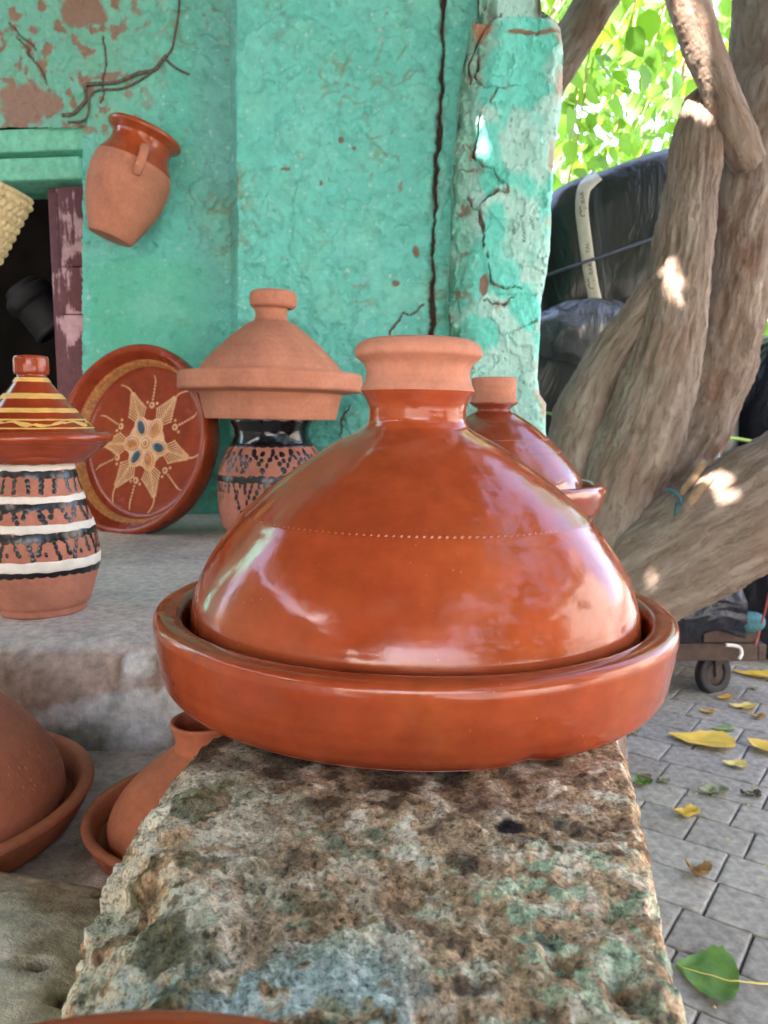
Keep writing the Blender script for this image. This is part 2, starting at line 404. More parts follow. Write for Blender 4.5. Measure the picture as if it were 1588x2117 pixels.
# ================================================================== SETTING
# ---- ground and pavement
gx = 60
mk('ground', [(-gx, -gx, -.05), (gx, -gx, -.05), (gx, gx, -.05), (-gx, gx, -.05)], [(0, 1, 2, 3)],
   simple('dusty ground', (.2, .17, .13), .95, .2, 3, .4, .01))['kind'] = 'structure'
def brickmat():
    m, nt, b = nm('paved ground'); oc = objco(nt)
    mp = node(nt, 'ShaderNodeMapping'); mp.inputs['Rotation'].default_value = (0, 0, math.radians(36)); nt.links.new(oc, mp.inputs[0])
    br = node(nt, 'ShaderNodeTexBrick'); nt.links.new(mp.outputs[0], br.inputs['Vector'])
    br.inputs['Scale'].default_value = 1; br.inputs['Brick Width'].default_value = .244; br.inputs['Row Height'].default_value = .122
    br.inputs['Mortar Size'].default_value = .004
    br.inputs['Color1'].default_value = (.25, .245, .225, 1); br.inputs['Color2'].default_value = (.21, .21, .195, 1); br.inputs['Mortar'].default_value = (.13, .11, .08, 1)
    n = noise(nt, 40, 5, .6, oc); r = ramp(nt, n.outputs[0], [(.3, (.8,) * 3), (.7, (1.1,) * 3)])
    nt.links.new(mul(nt, br.outputs[0], r.outputs[0]), b.inputs['Base Color']); b.inputs['Roughness'].default_value = .9
    bump(nt, b, br.outputs['Fac'], -.4, .004); return m
PAVR = (.22, 1.85, .80, 3.35)                                     # where pavers are built one by one
def sheet(name, x0, x1, y0, y1, z, mat): return mk(name, [(x0, y0, z), (x1, y0, z), (x1, y1, z), (x0, y1, z)], [(0, 1, 2, 3)], mat)
bm_ = brickmat()
pavement = struct(sheet('pavement', -.6, 2.3, .2, 3.9, -.012, M['joint']))
for k, (a, b, c, d) in enumerate(((-12, PAVR[0] - .2, -12, 12), (PAVR[1] + .15, 14, -12, 12), (PAVR[0] - .2, PAVR[1] + .15, -12, PAVR[2] - .2), (PAVR[0] - .2, PAVR[1] + .15, PAVR[3] + .15, 12))):
    struct(sheet('pavement_far', a, b, c, d, -.006, bm_))
def paver_mesh(lx, ly, seed):
    r = np.random.default_rng(seed); n = 7
    ed = np.array([0, .0016, .0035, .007, .02, .04])
    sx = np.concatenate([-lx / 2 + ed, lx / 2 - ed[::-1]]); sy = np.concatenate([-ly / 2 + ed, ly / 2 - ed[::-1]]); m2, n2 = len(sx), len(sy)
    x, y = np.meshgrid(sx, sy)
    dx = lx / 2 - np.abs(x); dy = ly / 2 - np.abs(y); e = np.minimum(dx, dy)
    z = -np.where(e < 1e-6, .010, 0) - .0022 * np.exp(-e / .0028)
    V = np.stack([x.ravel(), y.ravel(), z.ravel()], 1)
    V[:, :2] += .0012 * np.stack([pn(V * 25 + seed), pn(V * 25 + seed + 40)], 1); V[:, 2] += .0006 * pn(V * 40 + seed)
    
    return mesh_from('paver', V, gridF(m2, n2), True, None, [M['paver']])
PM = .122
pm1 = [paver_mesh(PM - .003, PM - .003, k) for k in range(4)]; pm2 = [paver_mesh(2 * PM - .003, PM - .003, 20 + k) for k in range(5)]
ang = math.radians(-36.5); ax = np.array([math.cos(ang), math.sin(ang)]); ay = np.array([-math.sin(ang), math.cos(ang)])
rp = random.Random(5); npav = 0
org = np.array(onz(1445.9, 1755.8, 0)[:2])
for j in range(-16, 22):
    i = -18 + rp.uniform(0, 1)
    while i < 18:
        L = rp.choice((1, 1, 1, 2, 2)); c = org + ax * (i + L / 2) * PM + ay * (j + .5) * PM; i += L
        if PAVR[0] < c[0] < PAVR[1] and PAVR[2] < c[1] < PAVR[3] and npav < 296:
            pxx = CX + F * c[0] / c[1]
            if pxx < 1180: continue
            npav += 1
            link('paver', rp.choice(pm1 if L == 1 else pm2), pavement, (c[0], c[1], .012 + rp.uniform(-.0015, .0015)),
                 (rp.uniform(-.008, .008), rp.uniform(-.008, .008), ang + rp.uniform(-.012, .012)))

# ---- the turquoise shop wall
WA = math.radians(6); WO = np.array([-.098, 1.66]); WT = np.array([math.cos(WA), -math.sin(WA)]); WN = np.array([-math.sin(WA), -math.cos(WA)])
def wpix(px, py, off=0.0):
    r = ray(px, py); t = ((WO + WN * off) @ WN) / (r[:2] @ WN); p = r * t
    return (p[:2] - WO) @ WT, p[2] + CAM_H
def wpt(s, z, off):
    s, z, off = np.broadcast_arrays(np.asarray(s, float), np.asarray(z, float), np.asarray(off, float))
    xy = WO + s[..., None] * WT + off[..., None] * WN
    return np.concatenate([xy, z[..., None]], -1)
def topix(V):
    x, y, z = V[:, 0], V[:, 1], V[:, 2] - CAM_H
    d = y * CP - z * SP; v = -z * CP - y * SP
    return np.stack([CX + F * x / d, CY + F * v / d], 1)
TEAL = s2l(100, 200, 187); GREEN = s2l(94, 190, 166); GREY = s2l(112, 168, 166); BROWN = s2l(143, 116, 100); PALE = s2l(190, 218, 206); SAT = s2l(96, 206, 190)
shop = thing('shop_building', 'turquoise plastered shop building with dark doorway and cracked pillar', 'building', (-.3, 1.66, 0))
def build_wall():
    s0, _ = wpix(-170, 500); s1, _ = wpix(1010, 500); z0, z1 = .56, 2.02; st = .0026
    ns = int((s1 - s0) / st); nz = int((z1 - z0) / st)
    S, Z = np.meshgrid(np.linspace(s0, s1, ns), np.linspace(z0, z1, nz)); S = S.ravel(); Z = Z.ravel()
    P2 = topix(wpt(S, Z, 0 * S - .02)); px, py = P2[:, 0], P2[:, 1]
    Q = np.stack([S, Z, 0 * S], 1)
    px = px + 9 * fbm(Q * 14, 3)
    off = np.interp(px, [-300, 250, 330, 395, 455, 478, 488, 497, 1500], [-.055, -.05, -.055, -.08, -.098, -.07, -.03, 0, 0])
    panel = sstep(480, 500, px); left = 1 - sstep(350, 480, px)
    smooth_green = sstep(505, 560, py + 25 * fbm(Q * 12 + 3, 3)) * left * sstep(150, 190, px)
    rough = lerp(1.0, .45, smooth_green)
    off += .010 * fbm(Q * 5, 3) + rough * ( .012 * fbm(Q * 18 + 4, 3) * sstep(-.5, .5, fbm(Q * 6 + 55, 2)) + .0025 * np.abs(fbm(Q * 40 + 14, 3)) + .0022 * fbm(Q * 75 + 8, 3))
    Rg = ridged(np.stack([S * 16 + Z * 9, Z * 26 - S * 8, 0 * S], 1) + .7 * fbm(Q * 20, 2)[:, None], 2)
    off += rough * .0045 * sstep(.55, .95, Rg) * sstep(-.1, .3, fbm(Q * 5 + 66, 2))
    fl1 = fbm(Q * 9 + 120, 5); fl2 = fbm(Q * 15 + 140, 5); fl3 = fbm(Q * 5 + 160, 5)
    off += rough * (.0035 * sstep(.08, .10, fl1) + .0028 * sstep(.12, .14, fl2) + .004 * sstep(.1, .115, fl3))
    # craters
    r = np.random.default_rng(2); Zi = Z.reshape(nz, ns); Si = S.reshape(nz, ns); O = off.reshape(nz, ns)
    for k in range(330):
        cs = r.uniform(s0, s1); cz = r.uniform(.7, z1); R = r.choice([.004, .005, .006, .008, .011], p=[.3, .3, .2, .14, .06])
        i0 = max(0, int((cs - 2 * R - s0) / st)); i1 = int((cs + 2 * R - s0) / st) + 2; j0 = max(0, int((cz - 2 * R - z0) / st)); j1 = int((cz + 2 * R - z0) / st) + 2
        d = np.hypot((Si[j0:j1, i0:i1] - cs) * r.uniform(.8, 1.4), Zi[j0:j1, i0:i1] - cz) / R
        O[j0:j1, i0:i1] += R * .6 * (-1.0 * (1 - sstep(.45, 1, d)) + .35 * np.exp(-((d - 1.1) / .25) ** 2))
    off = O.ravel()
    # cracks
    jit = 5 * np.stack([fbm(Q * 30 + 2, 3), fbm(Q * 30 + 6, 3)], 1) * 2
    PP = P2 + jit
    main = [(918, -60), (915, 80), (912, 200), (906, 300), (900, 420), (896, 520), (895, 640), (892, 720), (890, 900)]
    dm = dseg(PP, main); wd = 1.3 + 4.5 * np.clip(fbm(Q * 16 + 1, 3) + .12, -.2, 1)
    off -= .016 * (1 - sstep(wd, wd + 2.5, dm)); off -= .008 * np.exp(-dm / 9) * (1 + 1.5 * fbm(Q * 30 + 5, 3))
    minor = [[(880, 630), (850, 655), (836, 650), (815, 680), (800, 705)], [(727, 840), (712, 870), (705, 905)], [(20, 60), (45, 100), (75, 140), (85, 160)], [(200, 60), (206, 120), (195, 200)], [(0, 30), (60, 90)]]
    dn = np.min([dseg(PP, c) for c in minor], 0); off -= .004 * (1 - sstep(1.2, 3, dn))
    # colour (paint, worn paint, bare plaster, painted facet shade)
    C = np.repeat(TEAL[None], len(S), 0)
    C = mixc(C, GREEN, .75 * left * sstep(-.15, .4, fbm(Q * 5 + 9, 3)))
    C = mixc(C, s2l(82, 192, 158), .7 * smooth_green)
    C = mixc(C, s2l(122, 208, 194), .35 * sstep(.08, .10, fl1) * rough); C = mixc(C, s2l(84, 186, 168), .35 * sstep(.1, .115, fl3) * rough)
    C = mixc(C, GREY, .55 * sstep(350, 420, px) * (1 - sstep(470, 492, px)) * (1 - .6 * sstep(450, 650, py)))  # shade of the left-turned facet painted in as blue-grey
    C = mixc(C, s2l(120, 205, 185), .6 * sstep(0, .5, fbm(Q * 9 + 30, 3)))
    mo_ = fbm(Q * 30 + 77, 5); C = C * (1 + .2 * mo_ * lerp(1, .5, smooth_green))[:, None]
    C = mixc(C, s2l(84, 158, 144), .4 * rough * sstep(.12, .3, fbm(Q * 38 + 91, 4)))
    C = mixc(C, PALE, .55 * rough * sstep(.36, .44, fbm(Q * 95 + 15, 3)))
    C = mixc(C, PALE, .6 * sstep(.5, .62, fbm(Q * 60 + 2, 2) * .9 + .2) * sstep(.0, .3, fbm(Q * 10 + 21, 2)))
    st_ = sstep(.62, .9, Rg) * sstep(.02, .25, fbm(Q * 6 + 13, 2)) * rough
    C = mixc(C, s2l(122, 128, 98), .6 * st_)
    b1 = sstep(.44, .52, fbm(Q * 34 + 40, 4)) * .7; C = mixc(C, BROWN, b1 * rough)
    tl = (1 - sstep(215, 400, px + .1 * py)) * (1 - sstep(230, 330, py))
    C = mixc(C, s2l(112, 176, 150), .6 * tl); C = mixc(C, BROWN, tl * sstep(.05, .2, fbm(Q * 30 + 50, 5)))
    blob = 1 - sstep(.75, 1.0, np.hypot((px - 40) / 75, (py - 205) / 56) + .5 * fbm(Q * 22 + 7, 3)); C = mixc(C, s2l(150, 122, 108), blob)
    blob2 = 1 - sstep(.75, 1.0, np.hypot((px - 160) / 60, (py - 5) / 42) + .6 * fbm(Q * 22 + 3, 3)); C = mixc(C, BROWN, blob2)
    off -= .004 * (blob + blob2)
    for (cx, cy, rx, ry) in ((862, 525, 7, 14), (708, 295, 6, 8), (735, 312, 5, 5), (595, 355, 12, 4), (820, 590, 8, 8), (668, 385, 4, 6)):
        t = 1 - sstep(.7, 1.1, np.hypot((P2[:, 0] - cx) / rx, (P2[:, 1] - cy) / ry) + .5 * fbm(Q * 60, 2)); C = mixc(C, BROWN * .8, t); off -= .003 * t
    C = mixc(C, s2l(120, 70, 60), (1 - sstep(5, 13, dm)) * .5 * sstep(-.1, .3, fbm(Q * 18 + 31, 3)))
    C = mixc(C, s2l(80, 62, 54), 1 - sstep(wd + 1, wd + 3, dm)); C = mixc(C, s2l(95, 75, 65), 1 - sstep(1.5, 3, dn))
    V = wpt(S, Z, off); Fq = gridF(ns, nz)
    P2 = topix(wpt(S, Z, off)); hole = (P2[:, 0] < 172 + 3 * fbm(Q * 30, 2)) & (P2[:, 1] > 262)
    
    Fq = Fq[~hole[Fq].all(1)]
    return V, Fq, C
Vw, Fw, Cw = build_wall(); mk('wall', Vw, Fw, M['wall'], shop, True, Cw, world=True)
def build_pillar():
    POFF = .095; z0, z1, st = .0, 2.02, .0022
    nz = int((1.45) / st); zz = np.concatenate([np.linspace(0, .57, 12), np.linspace(.575, z1, nz)])
    pyz = np.array([topix(wpt(np.array([.3]), np.array([z]), np.array([POFF])))[0, 1] for z in zz])
    Rr = np.interp(pyz, [-300, 18, 34, 60, 90, 130, 200, 300, 420, 520, 575, 620, 700, 785, 815, 835, 900, 3000], [1118, 1121, 1140, 1158, 1164, 1167, 1160, 1150, 1140, 1137, 1128, 1122, 1118, 1112, 1117, 1131, 1131, 1131])
    Lr = np.interp(pyz, [-300, 18, 40, 120, 200, 300, 420, 500, 640, 700, 900, 3000], [985, 988, 978, 958, 948, 938, 932, 930, 925, 930, 925, 925])
    nf = 132; uf = np.linspace(0, 1, nf)
    ul = np.linspace(0, 1, 26)[:-1]; ur = np.linspace(0, 1, 28)[1:]
    U = np.concatenate([-1 + ul, uf, 1 + ur]); nu = len(U)
    UU, IZ = np.meshgrid(U, np.arange(len(zz))); UU = UU.ravel(); IZ = IZ.ravel(); Z = zz[IZ]; py = pyz[IZ]
    edge = np.clip(UU, 0, 1); px = lerp(Lr[IZ], Rr[IZ], edge)
    Q = np.stack([px / 900, Z, UU * .1], 1)
    sL = np.array([wpix(925, 500, POFF)[0]])[0]
    # s from pixel column at this row
    k = F / 1.0
    s = np.array([0.0] * len(px)); r0 = (px - CX) / F
    # ray plane intersection, vectorised
    bb = (py - CY) / F; rx = r0; ry = CP - bb * SP
    t = ((WO + WN * POFF) @ WN) / (rx * WN[0] + ry * WN[1]); X = rx * t; Y = ry * t
    s = (X - WO[0]) * WT[0] + (Y - WO[1]) * WT[1]
    cap = 1 - sstep(20, 45, py)
    front = np.where((UU >= 0) & (UU <= 1), 1, 0)
    lo = np.where(UU < 0, lerp(-.05, POFF, (UU + 1) ** .8), POFF); lo = np.where(UU > 1, lerp(POFF, -.35, (UU - 1)), lo)
    e = np.minimum(edge, 1 - edge)
    bev = .02 * np.exp(-edge / .05) + .012 * np.exp(-(1 - edge) / .035)
    brk = (1 - sstep(.12, .34, edge + .12 * fbm(Q * 7, 2)))                # broken left arris
    off = lo - (bev + .035 * cap) * (UU >= 0) * (UU <= 1) - .02 * cap * (UU < 0)
    off += (.010 * fbm(Q * 7 + 3, 3) + .005 * fbm(Q * 34 + 5, 4) + .0022 * fbm(Q * 110 + 5, 3)) * (UU <= 1)
    ft1 = fbm(Q * 9 + 33, 5); ft2 = fbm(Q * 14 + 73, 5); off += front * (.006 * sstep(.05, .07, ft1) - .006 * sstep(.16, .18, ft2) - .008 * brk * sstep(.0, .03, fbm(Q * 18 + 5, 4)))
    off += brk * front * (-.014 + .034 * fbm(Q * 22 + 9, 4) - .014 * sstep(.4, .95, ridged(Q * 14, 3)))
    sj = np.where(UU < 0, .012 * fbm(Q * 16 + 2, 4) * (1 - np.abs(UU + .5) * 1.2), np.where(UU >= 1, .006 * fbm(np.stack([Z * 16, off * 16, 0 * Z], 1), 4), 0))
    s = s + sj
    P2 = np.stack([px, py], 1) + 16 * np.stack([fbm(Q * 26 + 2, 4), fbm(Q * 26 + 7, 4)], 1)
    cr = [[(990, 95), (984, 150), (1000, 178), (1030, 186), (1076, 184)], [(1030, 190), (1004, 225), (988, 270), (978, 318), (1008, 350), (1046, 380), (1050, 396), (1008, 408), (993, 445), (1004, 520), (1018, 580), (1040, 600), (1078, 604)],
          [(1062, 622), (1040, 632), (1000, 622)], [(1035, 15), (1000, 60), (968, 120), (975, 160)], [(950, 340), (985, 345)], [(965, 405), (995, 440), (1000, 480)], [(985, 30), (1040, 28), (1120, 30)]]
    dc = np.min([dseg(P2, c) for c in cr], 0); wv = .2 + 4.2 * np.clip(fbm(Q * 24 + 8, 3) + .04, -.05, 1)
    g = (1 - sstep(wv, wv + 1.8, dc)) * front * sstep(-.32, -.2, fbm(Q * 16 + 70, 3))
    d2 = dseg(P2, cr[1]); side = sstep(-16, -2, P2[:, 0] - np.interp(P2[:, 1], [190, 225, 270, 318, 350, 380, 408, 445, 520, 580, 600], [1030, 1004, 988, 978, 1008, 1046, 1008, 993, 1004, 1018, 1040]))
    off -= .022 * g; off += .009 * side * front * ((py > 185) & (py < 610))
    pale = sstep(-.25, .0, fbm(Q * 8 + 60, 4) + .08)
    for (cx, cy, rx_, ry_) in ((1060, 165, 80, 90), (1010, 330, 32, 75), (1025, 470, 30, 55), (1120, 440, 10, 50), (1090, 640, 36, 55), (1045, 580, 32, 45), (990, 690, 50, 45), (1010, 560, 22, 50)):
        pale *= sstep(.75, 1.05, np.hypot((px - cx) / rx_, (py - cy) / ry_) + .55 * fbm(Q * 22 + cx, 3))
    pale = np.maximum(pale, .75 * sstep(700, 780, py))
    for (cx, cy, rx_, ry_) in ((1085, 480, 45, 90), (1080, 300, 50, 70)):
        pale = np.maximum(pale, 1 - sstep(.6, 1.1, np.hypot((px - cx) / rx_, (py - cy) / ry_) + .6 * fbm(Q * 20 + cy, 3)))
    C = np.repeat(SAT[None], len(px), 0)
    C = mixc(C, s2l(168, 214, 204), .95 * pale); C = mixc(C, s2l(115, 205, 190), .3 * sstep(0, .4, fbm(Q * 15, 3)))
    C = C * (1 + .22 * fbm(Q * 75 + 7, 4))[:, None]
    C = mixc(C, s2l(105, 165, 145), .55 * brk * front); C = mixc(C, BROWN, .85 * brk * sstep(.12, .32, fbm(Q * 30 + 5, 4)))
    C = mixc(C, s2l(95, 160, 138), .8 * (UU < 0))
    C = mixc(C, s2l(92, 74, 66), np.clip(g * 1.2, 0, 1) * .9); C = mixc(C, s2l(150, 130, 112), .7 * (1 - sstep(4, 8, dc)) * sstep(0, .3, fbm(Q * 26, 3)))
    C = mixc(C, s2l(176, 146, 122), .8 * sstep(.9, .97, edge) * sstep(.05, .25, fbm(Q * np.array([1, 8, 1]) + 12, 3)))
    for (cx, cy, rx_, ry_, c) in ((998, 48, 20, 20, s2l(176, 134, 108)), (1000, 590, 9, 22, BROWN * .9), (1100, 70, 60, 5, BROWN), (1080, 72, 40, 4, s2l(120, 105, 85))):
        C = mixc(C, c, 1 - sstep(.8, 1.15, np.hypot((px - cx) / rx_, (py - cy) / ry_) + .5 * fbm(Q * 40, 3)))
    C = mixc(C, s2l(120, 112, 100), .6 * (UU > 1) * sstep(0, .3, fbm(Q * 10, 3)))
    sp = sstep(.52, .6, fbm(Q * 90 + 14, 2) + .15 * pale); C = mixc(C, s2l(110, 130, 120), .7 * sp * pale)
    V = wpt(s, Z, off); return V, gridF(nu, len(zz)), C
Vp, Fp, Cp = build_pillar(); pillar = mk('pillar', Vp, Fp, M['wall'], shop, True, Cp, world=True)
# plain masonry outside the picture: wall above, the long wall to the left of the door
def wbox(name, s0, s1, z0, z1, o0, o1, mat, parent, bev=0.0):
    V, Fq = box(s0, s1, -o1, -o0, z0, z1, bev)
    W = wpt(V[:, 0], V[:, 2], -V[:, 1]); return mk(name, W, Fq, mat, parent, bev > 0, world=True)
sE = wpix(1118, 300, .09)[0]
mt_plain = simple('turquoise plaster', tuple(TEAL), .85, .12, 12, .5, .003)
wbox('upper_wall', -3.2, sE, 2.02, 2.9, -.3, 0, mt_plain, shop)
wbox('side_wall', -3.2, wpix(-180, 500)[0] - .62, 0, 2.02, -.3, -.03, mt_plain, shop)
# scribbled handwriting on the pillar
def scrib(pts, n, amp, seed):
    r = np.random.default_rng(seed); P = catmull(pts, n); d = np.gradient(P, axis=0); d /= np.linalg.norm(d, axis=1)[:, None]
    nn = np.stack([-d[:, 1], d[:, 0]], 1); ph = np.cumsum(r.uniform(.5, 1.5, n)); a = amp * (np.sin(ph) + .5 * np.sin(2.3 * ph + 1))
    P = P + nn * a[:, None] + d * (2.2 * np.cos(ph * 1.3))[:, None]
    out = []
    for (x, y) in P:
        s, z = wpix(x, y, .1005); out.append(wpt(s, z, .1005))
    return np.array(out).reshape(-1, 3)
from mathutils.bvhtree import BVHTree
def snap_to(o_verts, faces, P, dirv, lift):
    t = BVHTree.FromPolygons([Vector(v) for v in o_verts], [tuple(int(i) for i in f) for f in faces]); out = []
    for p in P:
        h = t.ray_cast(Vector(p) - Vector(dirv) * .2, Vector(dirv), .6)
        out.append(np.array(h[0]) - np.array(dirv) * lift if h[0] is not None else p)
    return np.array(out)
wdir = (-WN[0], -WN[1], 0)
subf = Fp[(topix(Vp)[Fp[:, 0], 0] > 1000) & (topix(Vp)[Fp[:, 0], 1] > 400) & (topix(Vp)[Fp[:, 0], 1] < 900)]
mbs = MB()
for pts, n, amp, sd_ in (([(1060, 455), (1061, 470), (1063, 485)], 34, 2.6, 1), ([(1076, 444), (1080, 465), (1083, 485), (1083, 503)], 60, 3.0, 2), ([(1094, 446), (1100, 460), (1103, 475)], 30, 2.6, 3),
                         ([(1045, 692), (1070, 681), (1090, 672), (1112, 661)], 60, 2.2, 4), ([(1098, 668), (1108, 663), (1113, 660)], 26, 3.0, 5)):
    P = snap_to(Vp, subf, scrib(pts, n, amp, sd_), wdir, .0003); mbs.add(*tube(P, .0005, 4))
hw = struct(mbs.build('handwriting', M['ink'], pillar), 'stuff'); hw.parent = pillar
hw.data.transform(Matrix.Translation(-Vector(shop.location)))
# door: lintel beams, jamb boards, dark room
M['maroon'] = None
def paintwood(name, c, flake, amt, gr=(40, 40, 5)):
    m, nt, b = nm(name); oc = objco(nt)
    mp = node(nt, 'ShaderNodeMapping'); mp.inputs['Scale'].default_value = gr; nt.links.new(oc, mp.inputs[0])
    n = noise(nt, 1, 6, .65, mp.outputs[0], .5); n2 = noise(nt, 9, 4, .6, oc)
    mm = node(nt, 'ShaderNodeMath', operation='ADD'); nt.links.new(n.outputs[0], mm.inputs[0]); nt.links.new(n2.outputs[0], mm.inputs[1])
    rr = ramp(nt, mm.outputs[0], [(amt, (0, 0, 0)), (amt + .03, (1, 1, 1))])
    mm.use_clamp = False
    hf = node(nt, 'ShaderNodeMath', operation='MULTIPLY'); hf.inputs[1].default_value = .5; nt.links.new(mm.outputs[0], hf.inputs[0]); nt.links.new(hf.outputs[0], rr.inputs[0])
    mx = node(nt, 'ShaderNodeMix', data_type='RGBA'); nt.links.new(rr.outputs[0], mx.inputs[0]); mx.inputs[6].default_value = (*c, 1); mx.inputs[7].default_value = (*flake, 1)
    n3 = noise(nt, 50, 4, .6, oc); r3 = ramp(nt, n3.outputs[0], [(.3, (.7,) * 3), (.7, (1.15,) * 3)])
    nt.links.new(mul(nt, mx.outputs[2], r3.outputs[0]), b.inputs['Base Color']); b.inputs['Roughness'].default_value = .6
    b1 = bump(nt, b, rr.outputs[0], .5, .0015); bump(nt, b, n.outputs[0], .5, .002, b1); return m
M['maroon'] = paintwood('flaking maroon paint', tuple(s2l(100, 50, 55)), tuple(s2l(190, 150, 155)), .52)
M['mintwood'] = paintwood('mint painted wood', tuple(s2l(112, 205, 176)), tuple(s2l(150, 120, 100)), .62, (4, 40, 40))
def wrect(px0, px1, py0, py1, off):
    a = wpix(px0, py1, off); b = wpix(px1, py0, off); return a[0], b[0], a[1], b[1]
s0, s1, z0, z1 = wrect(-190, 168, 257, 320, -.05); lt1 = wbox('lintel_beam', s0, s1, z0, z1, -.2, -.058, M['mintwood'], shop, .004)
s0, s1, z0, z1 = wrect(-190, 164, 321, 381, -.05); lt2 = wbox('lintel_beam', s0, s1, z0, z1, -.2, -.050, M['mintwood'], shop, .005)
jb = []
for (a, b, c, d, o) in ((126, 177, 384, 551, -.060), (126, 178, 551.6, 650, -.058), (126, 199, 650.8, 830, -.056)):
    s0, s1, z0, z1 = wrect(a, b, c, d, -.06)
    if d > 800: z0 = .70
    wbox('jamb_board', s0, s1, z0, z1, -.16, o, M['maroon'], shop, .003)
s0, s1, z0, z1 = wrect(112, 125, 384, 830, -.06); wbox('jamb_moulding', s0, s1, .70, z1, -.17, -.074, M['maroon'], shop, .005)
sj0 = wpix(-200, 500, -.06)[0]; sj1 = wpix(150, 500, -.15)[0]
room = thing('dark_room', 'dark near-black room behind the open shop doorway', 'room', (-1.0, 2.2, 0))
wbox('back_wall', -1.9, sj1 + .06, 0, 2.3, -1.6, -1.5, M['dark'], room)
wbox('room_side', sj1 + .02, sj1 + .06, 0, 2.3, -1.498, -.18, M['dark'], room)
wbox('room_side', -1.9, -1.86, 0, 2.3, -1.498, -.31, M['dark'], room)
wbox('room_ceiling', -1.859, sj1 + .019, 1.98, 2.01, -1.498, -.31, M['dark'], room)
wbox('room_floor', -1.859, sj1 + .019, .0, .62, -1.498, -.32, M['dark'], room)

# ---- unseen white building added at right; its sunlit face gives glaze highlights and fill
reflector_house = thing('reflector_house', 'added unseen whitewashed block that bounces sunlight onto the scene', 'reflector_house', (4.6, -1.0, 0))
V, Fq = box(4.6, 7.5, -5.5, 2.4, -.02, 3.1); mk('wall', V, Fq, simple('reflector whitewash', (.74, .72, .66), .9, .06, 6, .4, .004), reflector_house, False, world=True)
V, Fq = box(4.45, 7.6, -5.6, 2.5, 3.102, 3.25); mk('roof', V, Fq, simple('reflector flat roof', (.5, .46, .4), .9, .1, 6, .3, .004), reflector_house, False, world=True)
V, Fq = box(4.56, 4.598, -2.2, -1.3, .0, 2.0); mk('reflector_door', V, Fq, simple('reflector shutter blue', (.05, .13, .2), .6, .1, 20, .2, .002), reflector_house, False, world=True)
blocker = thing('sky_blocker', 'added unseen cream building that blocks sky light on the left', 'building', (-2.6, -1.0, 0))  # unseen building added to block low sky on the left
V, Fq = box(-4.9, -2.9, -4.5, 1.55, -.02, 2.3); mk('wall', V, Fq, simple('sky blocker cream plaster', (.62, .55, .45), .9, .1, 6, .4, .004), blocker, False, world=True)
V, Fq = box(-5.0, -2.82, -4.6, 1.6, 2.302, 2.4); mk('roof', V, Fq, simple('sky blocker clay roof', (.3, .2, .14), .9, .1, 6, .3, .004), blocker, False, world=True)

# ---- ledge (display shelf), lower step, plastered kerb
def rough_block(name, x0, x1, y0, y1, z0, z1, step, amp, colf, mat, shapef=None):
    V, Fq = boxgrid(x0, x1, y0, y1, z0, z1, step); V0 = V.copy()
    if shapef is not None: V = shapef(V)
    c = np.array([(x0 + x1) / 2, (y0 + y1) / 2, (z0 + z1) / 2])
    top = (V0[:, 2] > z1 - 1e-4); fr = (V0[:, 1] < y0 + 1e-4)
    n = amp * fbm(V * 14 + 3, 4) + amp * .35 * fbm(V * 55, 3)
    V[:, 2] += np.where(top, n * .5, 0); V[:, 1] -= np.where(fr, n * 1.6, 0)
    C = colf(V, V0, top, fr); return V, Fq, C
SH_Z = .70
def ledge_shape(V):
    V = V.copy(); f = np.exp(-(V[:, 1] - .735) / .02) * np.exp(-(SH_Z - V[:, 2]) / .02)
    V[:, 2] -= .016 * f; V[:, 1] += .014 * f
    xr = np.minimum(.29, .185 + (V[:, 1] - .735) * .6); V[:, 0] = np.where(V[:, 0] > 0, V[:, 0] / .29 * xr, V[:, 0])
    lowm = sstep(.66, .62, V[:, 2]) * (V[:, 1] < .736); V[:, 1] += .02 * lowm * 0
    return V
def ledge_col(V, V0, top, fr):
    n = fbm(V * 6, 4); C = np.repeat(s2l(200, 191, 180)[None], len(V), 0)
    C = mixc(C, s2l(176, 168, 160), sstep(-.1, .35, n)); C = mixc(C, s2l(212, 200, 184), .6 * sstep(.1, .4, fbm(V * 17 + 5, 3)))
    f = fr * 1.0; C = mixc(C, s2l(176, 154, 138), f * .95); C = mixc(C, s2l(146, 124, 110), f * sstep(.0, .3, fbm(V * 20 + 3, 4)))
    x, z = V[:, 0], V[:, 2]
    w1 = sstep(.0, .02, z - .0 - (.70 - .035 - .28 * np.abs(x + .205))) * f * (x > -.26) * (x < -.1)
    w2 = sstep(.0, .006, (.653 + .018 * fbm(V * 30, 3) - .25 * np.clip(-.27 - x, 0, 1)) - z) * f
    C = mixc(C, s2l(205, 205, 200), np.clip(w1 + w2, 0, 1) * sstep(-.35, -.1, fbm(V * 26 + 2, 3)))
    C = mixc(C, s2l(105, 110, 85), .7 * w2 * sstep(.1, .35, fbm(V * 14 + 12, 3)))
    return C
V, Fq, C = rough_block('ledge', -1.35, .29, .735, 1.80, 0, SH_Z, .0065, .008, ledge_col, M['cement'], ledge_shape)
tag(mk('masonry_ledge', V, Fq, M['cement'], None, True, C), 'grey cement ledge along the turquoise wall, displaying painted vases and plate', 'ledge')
ST_Z = .59
def step_col(V, V0, top, fr):
    C = np.repeat(s2l(226, 217, 206)[None], len(V), 0); C = mixc(C, s2l(196, 185, 172), sstep(-.15, .3, fbm(V * 9, 4))); C = mixc(C, s2l(165, 155, 140), .7 * sstep(.15, .35, fbm(V * 25 + 8, 3)))
    return C
V, Fq, C = rough_block('step', -1.0, -.03, .30, .74, 0, ST_Z, .007, .004, step_col, M['cement'])
tag(mk('lower_step', V, Fq, M['cement'], None, True, C), 'lower dusty cement step below the ledge, holding two raw clay tagines', 'step')
